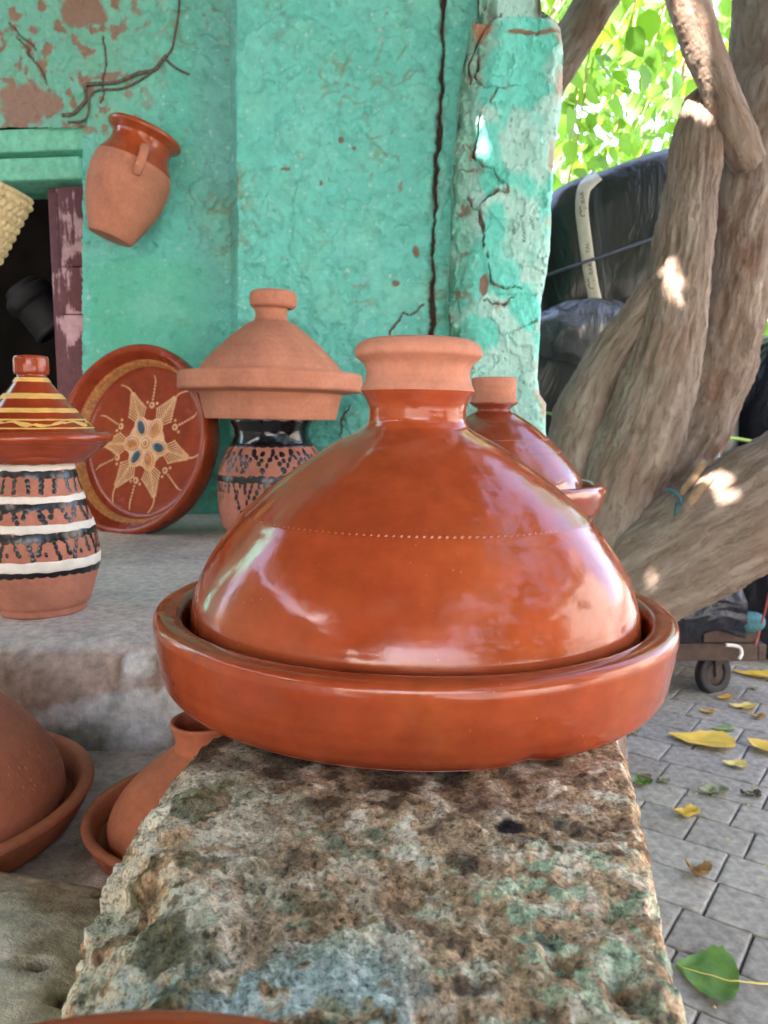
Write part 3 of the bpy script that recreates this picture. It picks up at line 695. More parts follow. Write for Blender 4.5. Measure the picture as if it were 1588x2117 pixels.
def kerb_shape(V):
    V = V.copy(); x, y, z = V.T; V[:, 2] -= .05 * sstep(.44, .5, y) * (z > .5) * 0
    d = np.maximum(0, (np.hypot((x + .42) / .30, (y - .3) / .21) - .85)); V[:, 2] -= (z > .3) * .10 * np.clip(d, 0, 1); return V
def kerb_col(V, V0, top, fr):
    C = np.repeat(s2l(226, 210, 186)[None], len(V), 0); C = mixc(C, s2l(240, 232, 220), sstep(0, .3, fbm(V * 12, 3))); C = mixc(C, s2l(190, 166, 138), sstep(.05, .3, fbm(V * 30 + 4, 4)))
    C = mixc(C, s2l(160, 120, 70), .7 * sstep(.15, .4, fbm(V * 9 + 20, 3)))
    cr = np.abs(fbm(V * 11 + 33, 3)); C = mixc(C, s2l(70, 58, 48), (1 - sstep(.008, .02, cr)) * .9); return C
V, Fq, C = rough_block('kerb', -.70, -.145, .10, .495, .0, .632, .0055, .014, kerb_col, M['stonev'], kerb_shape)
cr = np.abs(fbm(V * 11 + 33, 3)); V[:, 2] -= .006 * (1 - sstep(.01, .03, cr))
tag(mk('plastered_kerb', V, Fq, M['cement'], None, True, C), 'cracked cream plastered kerb beside the big stone, in front of the step', 'kerb')

# ---- the big weathered stone under the main tagine
TOP = .722
def build_stone():
    yv = np.linspace(-.12, .72, 560)
    xl = np.interp(yv, [-.12, .16, .23, .30, .35, .375, .41, .46, .475, .53, .57, .62, .72], [-.122, -.122, -.124, -.131, -.135, -.132, -.127, -.115, -.109, -.055, -.015, .01, .03])
    xr = np.interp(yv, [-.12, .18, .231, .29, .36, .436, .6, .72], [.09, .095, .102, .113, .128, .145, .16, .15])
    sl = np.interp(yv, [-.12, .2, .3, .38, .46, .72], [.062, .06, .045, .026, .012, .01])       # width of the sloping left shoulder
    dz = np.interp(yv, [-.12, .2, .3, .38, .46, .72], [.052, .048, .034, .020, .010, .008])
    na, nt_, nr, nb, ns = 34, 190, 12, 30, 60
    prof = []
    for i, y in enumerate(yv):
        a, b, s_, d = xl[i], xr[i], sl[i], dz[i]
        left = [(a + .03 * (1 - t) * 0 - .02 * 0, lerp(0, TOP - d, t)) for t in np.linspace(0, 1, na)[:-1]]
        ss = [(a + s_ * t, TOP - d * (1 - t) ** 1.5) for t in np.linspace(0, 1, ns)[:-1]]
        tp = [(lerp(a + s_, b - .008, t), TOP) for t in np.linspace(0, 1, nt_)]
        rr = [(b - .008 + .008 * math.sin(t), TOP - .012 * (1 - math.cos(t))) for t in np.linspace(0, math.pi / 2, nr)[1:]]
        rb = [(b + .012 * t, lerp(TOP - .012, 0, t)) for t in np.linspace(0, 1, nb)[1:]]
        prof.append(left + ss + tp + rr + rb)
    P = np.array(prof); nu = P.shape[1]
    V = np.stack([P[..., 0], np.repeat(yv[:, None], nu, 1), P[..., 1]], -1).reshape(-1, 3); V0 = V.copy()
    x, y, z = V0.T
    N = np.zeros_like(V); topm = sstep(TOP - .06, TOP - .02, z)
    lf = 1 - sstep(-.10, -.03, x); rt = sstep(.085, .13, x)
    N[:, 2] = topm; N[:, 0] = (rt - lf) * .6; N /= np.linalg.norm(N, axis=1)[:, None] + 1e-6
    near = 1 - sstep(.2, .42, y)
    under = np.exp(-((np.hypot(x - .02, y - .6)) / .21) ** 8)               # calm where the dish sits
    n = .007 * fbm(V0 * 12, 4) - .0025 * sstep(.15, .5, fbm(V0 * 85 + 21, 3)) + .002 * fbm(V0 * 240 + 9, 2) + (.0035 + .003 * near + .003 * lf) * fbm(V0 * 48 + 3, 4) + .0016 * fbm(V0 * 150 + 5, 3)
    n -= .004 * sstep(.3, .6, fbm(V0 * 38 + 60, 3)) + .009 * lf * sstep(.1, .45, fbm(V0 * 22 + 70, 3)) + .008 * near * sstep(.2, .5, fbm(V0 * 26 + 90, 3))
    n *= (1 - .75 * under)
    V = V0 + N * n[:, None]
    V[:, 2] = np.where(under > .4, np.minimum(V[:, 2], TOP - .001), V[:, 2])
    a, b, c, d = [fbm(V0 * k + o, 4) for k, o in ((9, 1), (26, 5), (60, 9), (15, 22))]
    e_, f_ = fbm(V0 * 110 + 2, 3), fbm(V0 * 75 + 33, 4)
    C = np.repeat(s2l(196, 170, 144)[None], len(V), 0)
    C = mixc(C, s2l(160, 130, 104), sstep(-.05, .2, b) * .6); C = mixc(C, s2l(108, 90, 76), .8 * sstep(.1, .2, c + .5 * e_)); C = mixc(C, s2l(228, 218, 204), .85 * sstep(.08, .2, -c + .5 * f_))
    C = mixc(C, s2l(168, 140, 116), .4 * sstep(.05, .2, d))
    dish_shade = sstep(.355, .44, y + .02 * d) * (1 - sstep(.05, .14, x)); dish_shade = np.maximum(dish_shade, .8 * np.exp(-(np.hypot((x - .01) / 1.4, y - .40) / .05) ** 2))  # contact shadow under the dish front, painted into the stone colour
    C = mixc(C, s2l(62, 50, 42), np.clip(dish_shade * (.85 + 1.2 * b + .9 * c), 0, .92))
    g1 = sstep(.85, .45, np.hypot((x - .078) / .055, (y - .285) / .075) + .5 * b + .9 * f_); C = mixc(C, s2l(158, 200, 176), .6 * g1 * sstep(-.02, .08, e_ + .4 * b))
    g2 = sstep(.2, .26, fbm(V0 * 30 + 44, 4) + .3 * e_) * (.6 * near + .25); C = mixc(C, s2l(166, 204, 184), .5 * g2)
    w1 = sstep(.0, .08, fbm(V0 * 24 + 61, 4) + .35 * e_ + .16) * lf * sstep(.44, .38, y); C = mixc(C, s2l(224, 220, 208), .9 * w1)
    bl = sstep(-.02, .04, fbm(V0 * 30 + 81, 4) + .6 * e_ - .01) * sstep(.28, .25, y) * sstep(.03, -.01, x + .02 * b); C = mixc(C, s2l(190, 214, 222), .9 * bl)
    mo = sstep(.09, .2, fbm(V0 * 34 + 13, 4) + .3 * e_) * np.clip(.35 * near * (x < .04) + lf * .9, 0, 1) * sstep(.44, .38, y); C = mixc(C, s2l(80, 82, 50), .8 * mo)
    wr = sstep(.10, .112, x + .006 * b - .03 * (y - .231) * 0 - np.interp(y, [.2, .25, .30, .34], [-.004, .0, .012, .03])) * (y < .34); C = mixc(C, s2l(222, 228, 230), .9 * wr * sstep(-.2, .1, d + .2))
    pt = 1 - sstep(.6, 1.2, np.hypot((x - .063) / .008, (y - .353) / .006) + 1.0 * c + .6 * e_); C = mixc(C, s2l(40, 38, 40), pt)
    dk = sstep(.25, .4, fbm(V0 * 34 + 7, 3)) * (x > .0); C = mixc(C, s2l(60, 52, 54), .8 * dk)
    C = C * np.array([1.06, 1.0, .92]) * (1.4 * (1 + .2 * fbm(V0 * 7 + 19, 3)))[:, None]
    Fq = gridF(nu, len(yv), False, False)
    return V, Fq, C
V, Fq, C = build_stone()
Fq = Fq[:, ::-1]
ends = []
nu_ = V.shape[0] // 560
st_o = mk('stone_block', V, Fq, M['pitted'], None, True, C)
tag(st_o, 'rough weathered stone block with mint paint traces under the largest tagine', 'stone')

# ================================================================== POTTERY
def ppx(items, cxp, D):
    """profile (radius, height) from half widths and rows of a round pot standing at distance D"""
    out = []
    for hw, py in items:
        p = at(cxp, py, D); d = p[1] * CP - (p[2] - CAM_H) * SP; out.append((hw / F * d, p[2]))
    return np.array(out)
def beads(n, r, z, wr, wt, wz, slant=0.0):
    mb = MB(); t = np.linspace(0, 2 * np.pi, 6, endpoint=False)
    for k in range(n):
        a = 2 * np.pi * k / n; er = np.array([math.cos(a), math.sin(a), 0]); et = np.array([-math.sin(a), math.cos(a), 0]); ez = np.array([0, 0, 1.0])
        c = er * r + ez * z; e1 = et * wt + ez * slant * wz; e2 = ez * wz
        V = [c + e1 * math.cos(q) + e2 * math.sin(q) for q in t] + [c + er * wr]
        mb.add(V, [(i, (i + 1) % 6, 6) for i in range(6)])
    return mb
class Surf:
    """outside of a lathe shape: put flat decoration on it"""
    def __init__(s, prof): s.p = np.array(sorted(map(tuple, prof), key=lambda q: q[1])); 
    def r(s, z): return np.interp(z, s.p[:, 1], s.p[:, 0])
    def pt(s, th, z, lift):
        dz = .0008; r = s.r(z); dr = (s.r(z + dz) - s.r(z - dz)) / (2 * dz); k = 1 / np.sqrt(1 + dr * dr)
        R = r + lift * k; return np.stack([R * np.cos(th), R * np.sin(th), z - lift * dr * k], -1)
    def dab(s, mb, th, z, w_, h_, rot=0.0, lift=.0008, n=10, jit=.12, rg=random):
        q = np.linspace(0, 2 * np.pi, n, endpoint=False); j = 1 + np.array([rg.uniform(-jit, jit) for _ in q])
        a = w_ * np.cos(q) * j; b = h_ * np.sin(q) * j; c_, s_ = math.cos(rot), math.sin(rot); a, b = a * c_ - b * s_, a * s_ + b * c_
        r0 = s.r(z); ring = s.pt(th + a / r0, z + b, .0002); mid = s.pt(th + .6 * a / r0, z + .6 * b, lift); ce = s.pt(np.array([th]), np.array([z]), lift * 1.1)
        V = np.vstack([ring, mid, ce]); Fq = [(i, (i + 1) % n, n + (i + 1) % n, n + i) for i in range(n)] + [(n + i, n + (i + 1) % n, 2 * n) for i in range(n)]
        mb.add(V, Fq)
    def band(s, z0, z1, lift=.0006, n=160, wav=.0006, seed=0):
        th = np.linspace(0, 2 * np.pi, n, endpoint=False); rows = []
        wa = wav * pn(np.stack([np.cos(th) * 4 + seed, np.sin(th) * 4, 0 * th], 1)) * 2; wb = wav * pn(np.stack([np.cos(th) * 4 + seed + 9, np.sin(th) * 4, 0 * th], 1)) * 2
        for t, l in ((0, .0), (.06, lift), (.35, lift), (.65, lift), (.94, lift), (1, .0)):
            rows.append(s.pt(th, lerp(z0 + wa, z1 + wb, t), l))
        return np.vstack(rows), gridF(n, 6, True)
    def stroke(s, mb, TZ, wd, lift=.0007):
        """ribbon along (theta,z) points"""
        TZ = np.asarray(TZ, float); r0 = s.r(TZ[:, 1]); P = np.stack([TZ[:, 0] * r0, TZ[:, 1]], 1); d = np.gradient(P, axis=0); d /= np.linalg.norm(d, axis=1)[:, None] + 1e-9
        nn = np.stack([-d[:, 1], d[:, 0]], 1); rows = []
        for k, l in ((-1, .0001), (0, lift), (1, .0001)):
            q = P + nn * wd * k; rows.append(s.pt(q[:, 0] / s.r(q[:, 1]), q[:, 1], l))
        m = len(TZ); V = np.vstack(rows); Fq = gridF(m, 3); mb.add(V, Fq)

# ---- the big glazed tagine
tg = thing('tagine', 'largest glossy orange-brown glazed tagine standing on the rough stone block', 'tagine', (.0226, .60, TOP - .0005), (0, math.radians(.9), 0))
dish = smoothprof([(.0, .0), (.09, .0), (.176, .0), (.1868, .0012), (.1915, .005), (.1940, .013), (.1965, .026), (.1988, .042), (.1995, .0480), (.1985, .0525), (.1955, .0550), (.190, .0558), (.1835, .0552), (.1795, .0520), (.1775, .046), (.175, .032), (.169, .018), (.158, .012), (.10, .011), (0, .011)], 130)
V, Fq = lathe(dish, 224, .0012, 1, .0004)
# a chip and dent at the foot of the dish
d = np.linalg.norm(V - np.array([.062, -.178, .004]), axis=1); V[:, 2] += .0028 * np.exp(-(d / .009) ** 2); V[:, 1] += .003 * np.exp(-(d / .014) ** 2)
mk('dish', V, Fq, M['glaze'], tg)
lid = smoothprof([(.1690, .013), (.1712, .0165), (.1735, .03), (.1731, .0465), (.1690, .068), (.1570, .0938), (.1345, .1246)], 60)
lid2 = smoothprof([(.1330, .1262), (.112, .1448), (.0905, .1610), (.066, .1775), (.0435, .1895), (.0388, .1945), (.0372, .2030), (.0390, .2110), (.0425, .2170), (.0436, .2192)], 70)
lidp = np.vstack([lid, [(.1338, .1254)], lid2])
V, Fq = lathe(lidp, 256, .0010, 2, .00045)
lido = mk('lid', V, Fq, M['glaze'], tg)
beads(176, .1333, .1256, .00035, .0013, .0014, .5).build('rope_seam', M['glaze'], lido)
kn = smoothprof([(.0436, .2192), (.0432, .2212), (.0408, .2265), (.0397, .2325), (.0412, .2385), (.0452, .2425), (.0484, .2455), (.0488, .2495), (.0468, .2535), (.0435, .2562), (.0390, .2578), (.034, .2578), (.0295, .2555), (.0275, .25), (.026, .236), (.018, .231), (0, .230)], 90)
V, Fq = lathe(kn, 160, .0006, 3, .0003); mk('knob', V, Fq, M['clay_pale'], lido)
# the dish in front, cut by the lower edge of the picture
fd = thing('clay_dish', 'glazed clay dish resting on the stone block, apart from the largest tagine', 'dish', (-.058, .0705, TOP - .001))
dp = smoothprof([(0, 0), (.09, 0), (.10, .002), (.108, .012), (.1145, .035), (.1155, .042), (.112, .0465), (.106, .046), (.103, .041), (.098, .018), (.088, .009), (0, .008)], 70)
V, Fq = lathe(dp, 128, .001, 8, .0003); mk('dish_body', V, Fq, M['glaze'], fd)

# ---- second glazed tagine behind it, on a block
D2 = 1.20
b2 = at(1017, 1064, D2)
sb = rough_block('b', .02, .275, D2 - .12, D2 + .13, SH_Z, b2[2] - .001, .012, .004, lambda V, a, b, c: np.repeat(s2l(150, 138, 124)[None], len(V), 0), M['cement'])
tag(mk('stone_slab', sb[0], sb[1], M['cement'], None, True, sb[2]), 'small stone slab on the ledge under the knobbed glazed tagine', 'stone')
tg2 = thing('tagine', 'darker glazed tagine with straight raw clay knob beside the pillar', 'tagine', (b2[0], D2, b2[2]))
pr = ppx([(195, 1064), (205, 1060), (215, 1045), (224, 1020), (226, 1008), (222, 998), (214, 995), (205, 998), (202, 1006), (198, 1030)], 1017, D2); pr[:, 1] -= b2[2]
V, Fq = lathe(np.vstack([[(0, 0)], smoothprof(pr, 40), [(0, .02)]]), 128, .001, 4); mk('dish', V, Fq, M['glaze_dark'], tg2)
pr = ppx([(182, 1020), (183, 1008), (176, 985), (155, 955), (130, 925), (105, 900), (78, 877), (50, 858), (36, 850), (35, 845), (48, 836), (50, 832)], 1017, D2); pr[:, 1] -= b2[2]
V, Fq = lathe(smoothprof(pr, 70), 128, .0008, 5, .0003); lo2 = mk('lid', V, Fq, M['glaze_dark'], tg2)
sf = Surf(smoothprof(pr, 70))
for yy in (911, 938):
    zz = at(1017, yy, D2 - .08)[2] - b2[2]; beads(120, float(sf.r(zz)), zz, .0008, .0012, .0012).build('notched_line', M['glaze_dark'], lo2)
pr = ppx([(50, 832), (47, 828), (45.5, 815), (46, 784), (44, 781), (38, 780.5), (34, 786), (33, 820)], 1017, D2); pr[:, 1] -= b2[2]
V, Fq = lathe(np.vstack([pr, [(0, pr[-1, 1])]]), 96, .0005, 6); mk('knob', V, Fq, M['clay'], lo2)

# ---- black necked vase and raw clay tagine on it
D3 = 1.43; c3 = at(564, 1000, D3); x3 = c3[0]
vz = ppx([(84, 868), (81, 876), (75, 888), (74, 897), (77, 908), (83, 918), (93, 931), (101, 945), (108, 968), (111, 990), (112, 1020), (110, 1055), (104, 1082)], 564, D3)
vz = np.vstack([vz, [(.088, .72), (.078, SH_Z + .002), (.074, SH_Z)]]); vz[:, 1] -= SH_Z
vprof = smoothprof(vz, 90)
vase2 = thing('vase', 'clay vase with glossy black neck and black dabs, under a raw clay tagine', 'vase', (x3, D3, SH_Z))
V, Fq = lathe(np.vstack([[(.05, vprof[0, 1] - .02), (.058, vprof[0, 1] - .002)], vprof, [(0, 0)]]), 128, .0006, 9, .0003); mk('body', V, Fq, M['clay_vase'], vase2)
S3 = Surf(vprof)
zf = lambda y, cx, D, r: at(cx, y, D - r)[2]
zn = zf(921, 564, D3, .07) - SH_Z
V, Fq = S3.band(zn, vprof[0, 1] + .0003, .0010, 160, .0012); mk('black_neck', V, Fq, M['black_gloss'], vase2)
mb = MB(); rg = random.Random(3); cdir = math.atan2(-D3, -x3)
for k in range(30): S3.dab(mb, cdir + 2 * np.pi * k / 30, zn, .0095, .0042, 0, .0012, 10, .1, rg)
zc = zf(993, 564, D3, .098) - SH_Z
for k in range(34): S3.dab(mb, cdir + 2 * np.pi * k / 34, zc + rg.uniform(-.0008, .0008), .0118, .0075, 0, .0006, 10, .12, rg)
def drip(S, mb, th, z, n, w_, h_, step, lean, rg):
    for i in range(n):
        S.dab(mb, th + lean * i + rg.uniform(-.01, .01), z - i * step, 1.3 * w_ * rg.uniform(.75, 1.25), 1.1 * h_ * rg.uniform(.85, 1.15), lean * 4 + rg.uniform(-.4, .4), .0005, 9, .16, rg)
za = zf(934, 564, D3, .085) - SH_Z
for k in range(17):
    t = cdir + 2 * np.pi * k / 17 + rg.uniform(-.03, .03)
    drip(S3, mb, t, za, 4, .0031, .0050, .0105, .060, rg); drip(S3, mb, t, za - .004, 4, .0030, .0048, .0100, -.060, rg)
    drip(S3, mb, t + .18, za - rg.uniform(0, .01), 2, .0032, .0045, .011, rg.uniform(-.04, .04), rg)
    if k % 2: S3.dab(mb, t + .02, za - .031, .004, .0055, .3, .0009, 8, .1, rg)
zb = zf(1006, 564, D3, .099) - SH_Z
for k in range(17):
    t = cdir + 2 * np.pi * k / 17
    drip(S3, mb, t, zb, 8 if k % 2 else 4, .0024, .0048, .0095, .030 if k % 2 else -.03, rg); drip(S3, mb, t + .13, zb, 3, .0024, .0045, .0105, -.04, rg)
    drip(S3, mb, t + .24, zb, 2, .003, .0055, .009, .0, rg)
struct(mb.build('painted_dabs', M['black_slip'], vase2), 'stuff')
zt = vprof[0, 1] + SH_Z + .001
tg3 = thing('tagine', 'unglazed salmon clay tagine balanced on the black-necked vase', 'tagine', (x3 - .001, D3, zt), (0, math.radians(1.0), 0))
pr = ppx([(130, 866), (134, 865), (144, 821), (146, 813), (185, 808), (188.5, 804), (188.5, 776), (185, 771), (160, 770.5), (156, 776)], 563, D3); pr[:, 1] -= pr[0, 1]
V, Fq = lathe(crisp(np.vstack([[(0, 0)], pr, [(.11, pr[-1, 1] - .03), (0, pr[-1, 1] - .035)]]), .0012), 128, .0009, 10, .0003)
do3 = mk('dish', V, Fq, M['clay'], tg3); zoff = at(563, 866, D3)[2]
pr = ppx([(152, 777), (148, 769), (141, 757), (126, 739), (106, 718), (86, 699), (67, 683), (53, 672), (44, 667), (36, 663), (33, 655), (33, 644), (36, 638)], 570, D3); pr[:, 1] -= zoff
V, Fq = lathe(smoothprof(pr, 70), 128, .0008, 11, .0007); lo3 = mk('lid', V, Fq, M['clay'], tg3)
pr = ppx([(36, 638), (44, 635), (48, 629), (48.5, 616), (47, 606), (42, 602), (34, 601), (28, 604), (26, 612)], 578, D3); pr[:, 1] -= zoff
V, Fq = lathe(np.vstack([smoothprof(pr, 40), [(0, pr[-1, 1])]]), 96, .0005, 12); ko = mk('knob', V, Fq, M['clay'], lo3); ko.location = (.004, 0, 0)
# ---- striped vase at the left with small painted tagine
D4 = .87; cx4 = 82; x4 = at(cx4, 1100, D4)[0]
vz = ppx([(72, 957), (74, 965), (79, 985), (85, 1010), (94, 1040), (103, 1070), (110, 1100), (114, 1130), (115, 1152), (112, 1175), (105, 1200), (97, 1225), (91, 1240)], cx4, D4)
vz = np.vstack([vz, [(.0475, SH_Z + .008), (.0468, SH_Z + .002), (.044, SH_Z)]]); vz[:, 1] -= SH_Z; vprof = smoothprof(vz, 90)
vase1 = thing('vase', 'clay vase striped with white bands and black dabs, under a small painted tagine', 'vase', (x4, D4, SH_Z))
V, Fq = lathe(np.vstack([[(.03, vprof[0, 1] - .015), (.036, vprof[0, 1])], vprof, [(0, 0)]]), 128, .0005, 13, .0003); mk('body', V, Fq, M['clay_vase'], vase1)
S4 = Surf(vprof); z4 = lambda y: zf(y, cx4, D4, .055) - SH_Z
for a, b in ((962, 977), (1029, 1044), (1087, 1104), (1162, 1184)):
    V, Fq = S4.band(z4(b), min(z4(a), vprof[0, 1]), .0008, 160, .0008, a); mk('white_band', V, Fq, M['white_slip'], vase1)
mb = MB(); cdir = math.atan2(-D4, -x4)
for y, h in ((983, .0040), (1049, .0042), (1111, .0045), (1189, .0040)):
    zz = z4(y); n = int(2 * np.pi * S4.r(zz) / .0115)
    for k in range(n): S4.dab(mb, cdir + 2 * np.pi * k / n, zz + .0018 * math.sin(2 * np.pi * k / n * 2 + y), .0078, 1.3 * h * rg.uniform(.85, 1.15), rg.uniform(-.15, .15), .0006, 10, .1, rg)
for k in range(20): drip(S4, mb, cdir + 2 * np.pi * k / 20 + .1, z4(998), 3, .0021, .0032, .0056, rg.uniform(-.02, .02), rg)
for k in range(13):
    t = cdir + 2 * np.pi * k / 13; drip(S4, mb, t, z4(1060), 4, .0024, .0034, .0058, .05, rg); drip(S4, mb, t + .25, z4(1060), 2, .0024, .0034, .0058, -.04, rg); S4.dab(mb, t + .02, z4(1074), .0021, .003, .2, .0009, 8, .1, rg)
for k in range(30):
    t = cdir + 2 * np.pi * k / 30; drip(S4, mb, t, z4(1122), 4 if k % 2 else 3, .0021, .0034, .006, .03 if k % 3 else -.02, rg); S4.dab(mb, t + .08, z4(1147), .0021, .003, .3, .0009, 8, .1, rg)
struct(mb.build('painted_dabs', M['black_slip'], vase1), 'stuff')
zt = vprof[0, 1] + SH_Z + .001; cxt = 72; xt = at(cxt, 900, D4)[0]
tg4 = thing('tagine', 'small red glazed tagine with yellow bands standing on the striped vase', 'tagine', (xt, D4, zt)); zo = at(cxt, 956, D4)[2]
pr = ppx([(96, 956), (100, 954), (118, 940), (134, 926), (143, 917), (150, 913), (153, 906), (152, 899), (147, 894), (140, 893), (132, 897)], cxt, D4); pr[:, 1] -= zo
V, Fq = lathe(np.vstack([[(0, 0)], smoothprof(pr, 50), [(0, pr[-1, 1] - .01)]]), 128, .0005, 14); mk('dish', V, Fq, M['glaze_red'], tg4)
pr = ppx([(130, 900), (122, 893), (108, 878), (92, 860), (76, 841), (60, 822), (45, 803), (34, 788), (29, 780), (28, 775)], cxt, D4); pr[:, 1] -= zo; pl = smoothprof(pr, 70)
V, Fq = lathe(pl, 128, .0004, 15); lo4 = mk('lid', V, Fq, M['glaze_red'], tg4)
S5 = Surf(pl); z5 = lambda y, hw: at(cxt, y, D4 - hw / F * D4)[2] - zo
mb = MB(); mbd = MB()
def bandline(S, z0, z1, n_w, amp, par):
    for zz in (z0, z1):
        V, Fq = S.band(zz - .0008, zz + .0008, .0006, 128, .0002); mb.add(V, [tuple(f) for f in Fq])
    th = np.linspace(0, 2 * np.pi, n_w * 14); zz = (z0 + z1) / 2 + amp * np.sin(th * n_w); S.stroke(mb, np.stack([th, zz], 1), .0008)
    S.stroke(mb, np.stack([th, (z0 + z1) / 2 + amp * np.sin(th * n_w + 2.2)], 1), .0006)
for (ya, yb, hw, n_) in ((782, 788, 34, 14), (815, 823, 58, 20), (846, 852, 80, 26)): bandline(S5, z5(yb, hw), z5(ya, hw), n_, .0012, lo4)
za, zb = z5(890, 115), z5(869, 100)
V, Fq = S5.band(zb - .0006, zb + .0008, .0006, 128, .0002); mb.add(V, [tuple(f) for f in Fq])
V, Fq = S5.band(za + .001, za + .0022, .0006, 128, .0002); mb.add(V, [tuple(f) for f in Fq])
for k in range(11):
    t0 = 2 * np.pi * k / 11
    for j in range(6):
        u = np.linspace(0, 1, 14); S5.stroke(mb, np.stack([t0 + .07 * j + .5 * u * (1 - .1 * j), lerp(za + .003, zb - .001, .5 + (.46 - .06 * j) * np.sin(u * np.pi * 1.5 + k % 2 * np.pi + j * .25))], 1), .0006)
struct(mb.build('yellow_bands', M['yellow_slip'], lo4), 'stuff')
pr = ppx([(28, 776), (33, 775), (34.5, 770), (34.5, 744), (33, 738), (29, 736.5), (25, 739), (24, 760)], 70, D4); pr[:, 1] -= zo
V, Fq = lathe(np.vstack([pr, [(0, pr[-1, 1])]]), 96, .0002, 16); mk('knob', V, Fq, M['glaze_red'], lo4)

# ---- decorated plate leaning on edge
RP = .188; PD = 1.53; pc = at(292, 914, PD); yaw, lean = math.radians(25), math.radians(11)
n_ = Vector((-math.sin(yaw) * math.cos(lean), -math.cos(yaw) * math.cos(lean), math.sin(lean))); yy = (Vector((0, 0, 1)) - n_ * n_.z).normalized(); xx = yy.cross(n_)
plate = thing('plate', 'round red glazed plate with a tan star design leaning on the ledge', 'plate', pc); plate.rotation_euler = Matrix((xx, yy, n_)).transposed().to_euler()
pprof = smoothprof([(0, -.022), (.5 * RP, -.022), (.9 * RP, -.020), (.985 * RP, .004), (RP, .028), (.996 * RP, .036), (.975 * RP, .040), (.945 * RP, .039), (.915 * RP, .034), (.86 * RP, .014), (.81 * RP, -.004), (.74 * RP, -.011), (.6 * RP, -.013), (.3 * RP, -.013), (0, -.013)], 110)
V, Fq = lathe(pprof, 192, .0006, 17, 0); po = mk('plate_body', V, Fq, M['glaze_plate'], plate)
ins = pprof[70:]; ip = np.array(sorted(ins.tolist())); fz = lambda r: np.interp(r, ip[:, 0], ip[:, 1])
def flat(name, rows, mat, par=plate): pass
def pstroke(mb, P, w0, w1=None, lift=.0009):
    P = np.asarray(P, float) * RP; m = len(P); d = np.gradient(P, axis=0); d /= np.linalg.norm(d, axis=1)[:, None] + 1e-9; nn = np.stack([-d[:, 1], d[:, 0]], 1)
    wd = np.linspace(w0, w0 if w1 is None else w1, m)[:, None] * RP; rows = []
    for k, l in ((-1, .0001), (-.5, lift), (.5, lift), (1, .0001)):
        q = P + nn * wd * k; rows.append(np.c_[q, fz(np.hypot(q[:, 0], q[:, 1])) + l])
    V = np.vstack(rows); mb.add(V, [tuple(f) for f in gridF(m, 4)])
def pdisc(mb, c, rx, ry, rot, lift=.0012, n=14, r0=0.0):
    q = np.linspace(0, 2 * np.pi, n, endpoint=False); rows = []
    for s_, l in ((1, .0001), (.8, lift), (.4, lift), (.02, lift)):
        s_ = max(s_, r0); a = rx * s_ * np.cos(q); b = ry * s_ * np.sin(q); x = c[0] + a * math.cos(rot) - b * math.sin(rot); y = c[1] + a * math.sin(rot) + b * math.cos(rot)
        x = x * RP; y = y * RP; rows.append(np.c_[x, y, fz(np.hypot(x, y)) + l])
    V = np.vstack(rows); mb.add(V, [tuple(f) for f in gridF(n, 4, True)])
pol = lambda r, a: np.array([r * math.cos(a), r * math.sin(a)])
tan = MB(); blue = MB(); orange = MB(); red = MB()
pdisc(tan, (0, 0), .25, .25, 0, .0007, 40)
for k, deg in enumerate((115, 55, -14, -72, -127, -178)):
    a = math.radians(deg)
    for sgn in (1, -1):
        for j in range(9):
            t = j / 8; base = pol(.20 + .34 * t, a); ln = lerp(.205, .05, t); tip = base + pol(ln, a + sgn * lerp(.62, .42, t)) 
            pstroke(tan, np.linspace(base, tip, 5), .0062, .0085); pdisc(tan, tip, .015, .015, 0, .0013, 8)
    pstroke(tan, np.linspace(pol(.25, a), pol(.60, a), 6), .016, .01)
    bend = .10 * (-1 if k % 2 else 1); pstroke(tan, [pol(.58 + .17 * u, a + bend * u * u * 1.4) for u in np.linspace(0, 1, 7)], .012, .008)
    pc_ = pol(.185, a); pdisc(tan, pc_, .125, .098, a, .0010, 20); pdisc(red, pc_, .112, .084, a, .0013, 20); pdisc(tan, pc_, .107, .078, a, .0016, 20)
    pdisc(blue if k % 2 == 0 else orange, pc_, .092, .058, a, .0022, 18)
    for q in (.36, .42): pdisc(tan, pol(q, a + .0), .013, .013, 0, .0016, 8)
    b = a + math.radians(-30 if k not in (5,) else -28)
    pdisc(tan, pol(.41, b), .038, .038, 0, .0014, 14); pdisc(red, pol(.41, b), .014, .014, 0, .0022, 10)
    for sg in (1, -1): pdisc(tan, pol(.44, b + sg * .15), .018, .018, 0, .0014, 9)
    for j in range(5): pdisc(tan, pol(.475 + .036 * j, b), .016, .013, b, .0014, 8)
    pstroke(tan, [pol(.64 + .09 * u, b + .04 * u * u) for u in np.linspace(0, 1, 4)], .013, .004)
pdisc(tan, (0, 0), .095, .095, 0, .0018, 26); pdisc(red, (0, 0), .07, .07, 0, .0021, 22); pdisc(tan, (0, 0), .062, .062, 0, .0025, 22); pdisc(red, (0, 0), .028, .028, 0, .003, 14); pdisc(tan, (0, 0), .014, .014, 0, .0035, 10)
struct(tan.build('tan_star_relief', M['tan_slip'], po), 'stuff'); struct(blue.build('blue_petals', M['blue_glass'], po), 'stuff'); struct(orange.build('orange_petals', M['orange_enamel'], po), 'stuff'); struct(red.build('red_outlines', M['glaze_red'], po), 'stuff')
th = np.linspace(0, 2 * np.pi, 192, endpoint=False); rows = []
for r_, l in ((.812, .0001), (.82, .0008), (.86, .0008), (.90, .0008), (.908, .0001)):
    rows.append(np.stack([r_ * RP * np.cos(th), r_ * RP * np.sin(th), 0 * th + fz(r_ * RP) + l], 1))
mk('tan_border', np.vstack(rows), gridF(192, 5, True), M['tan_dark'], po)
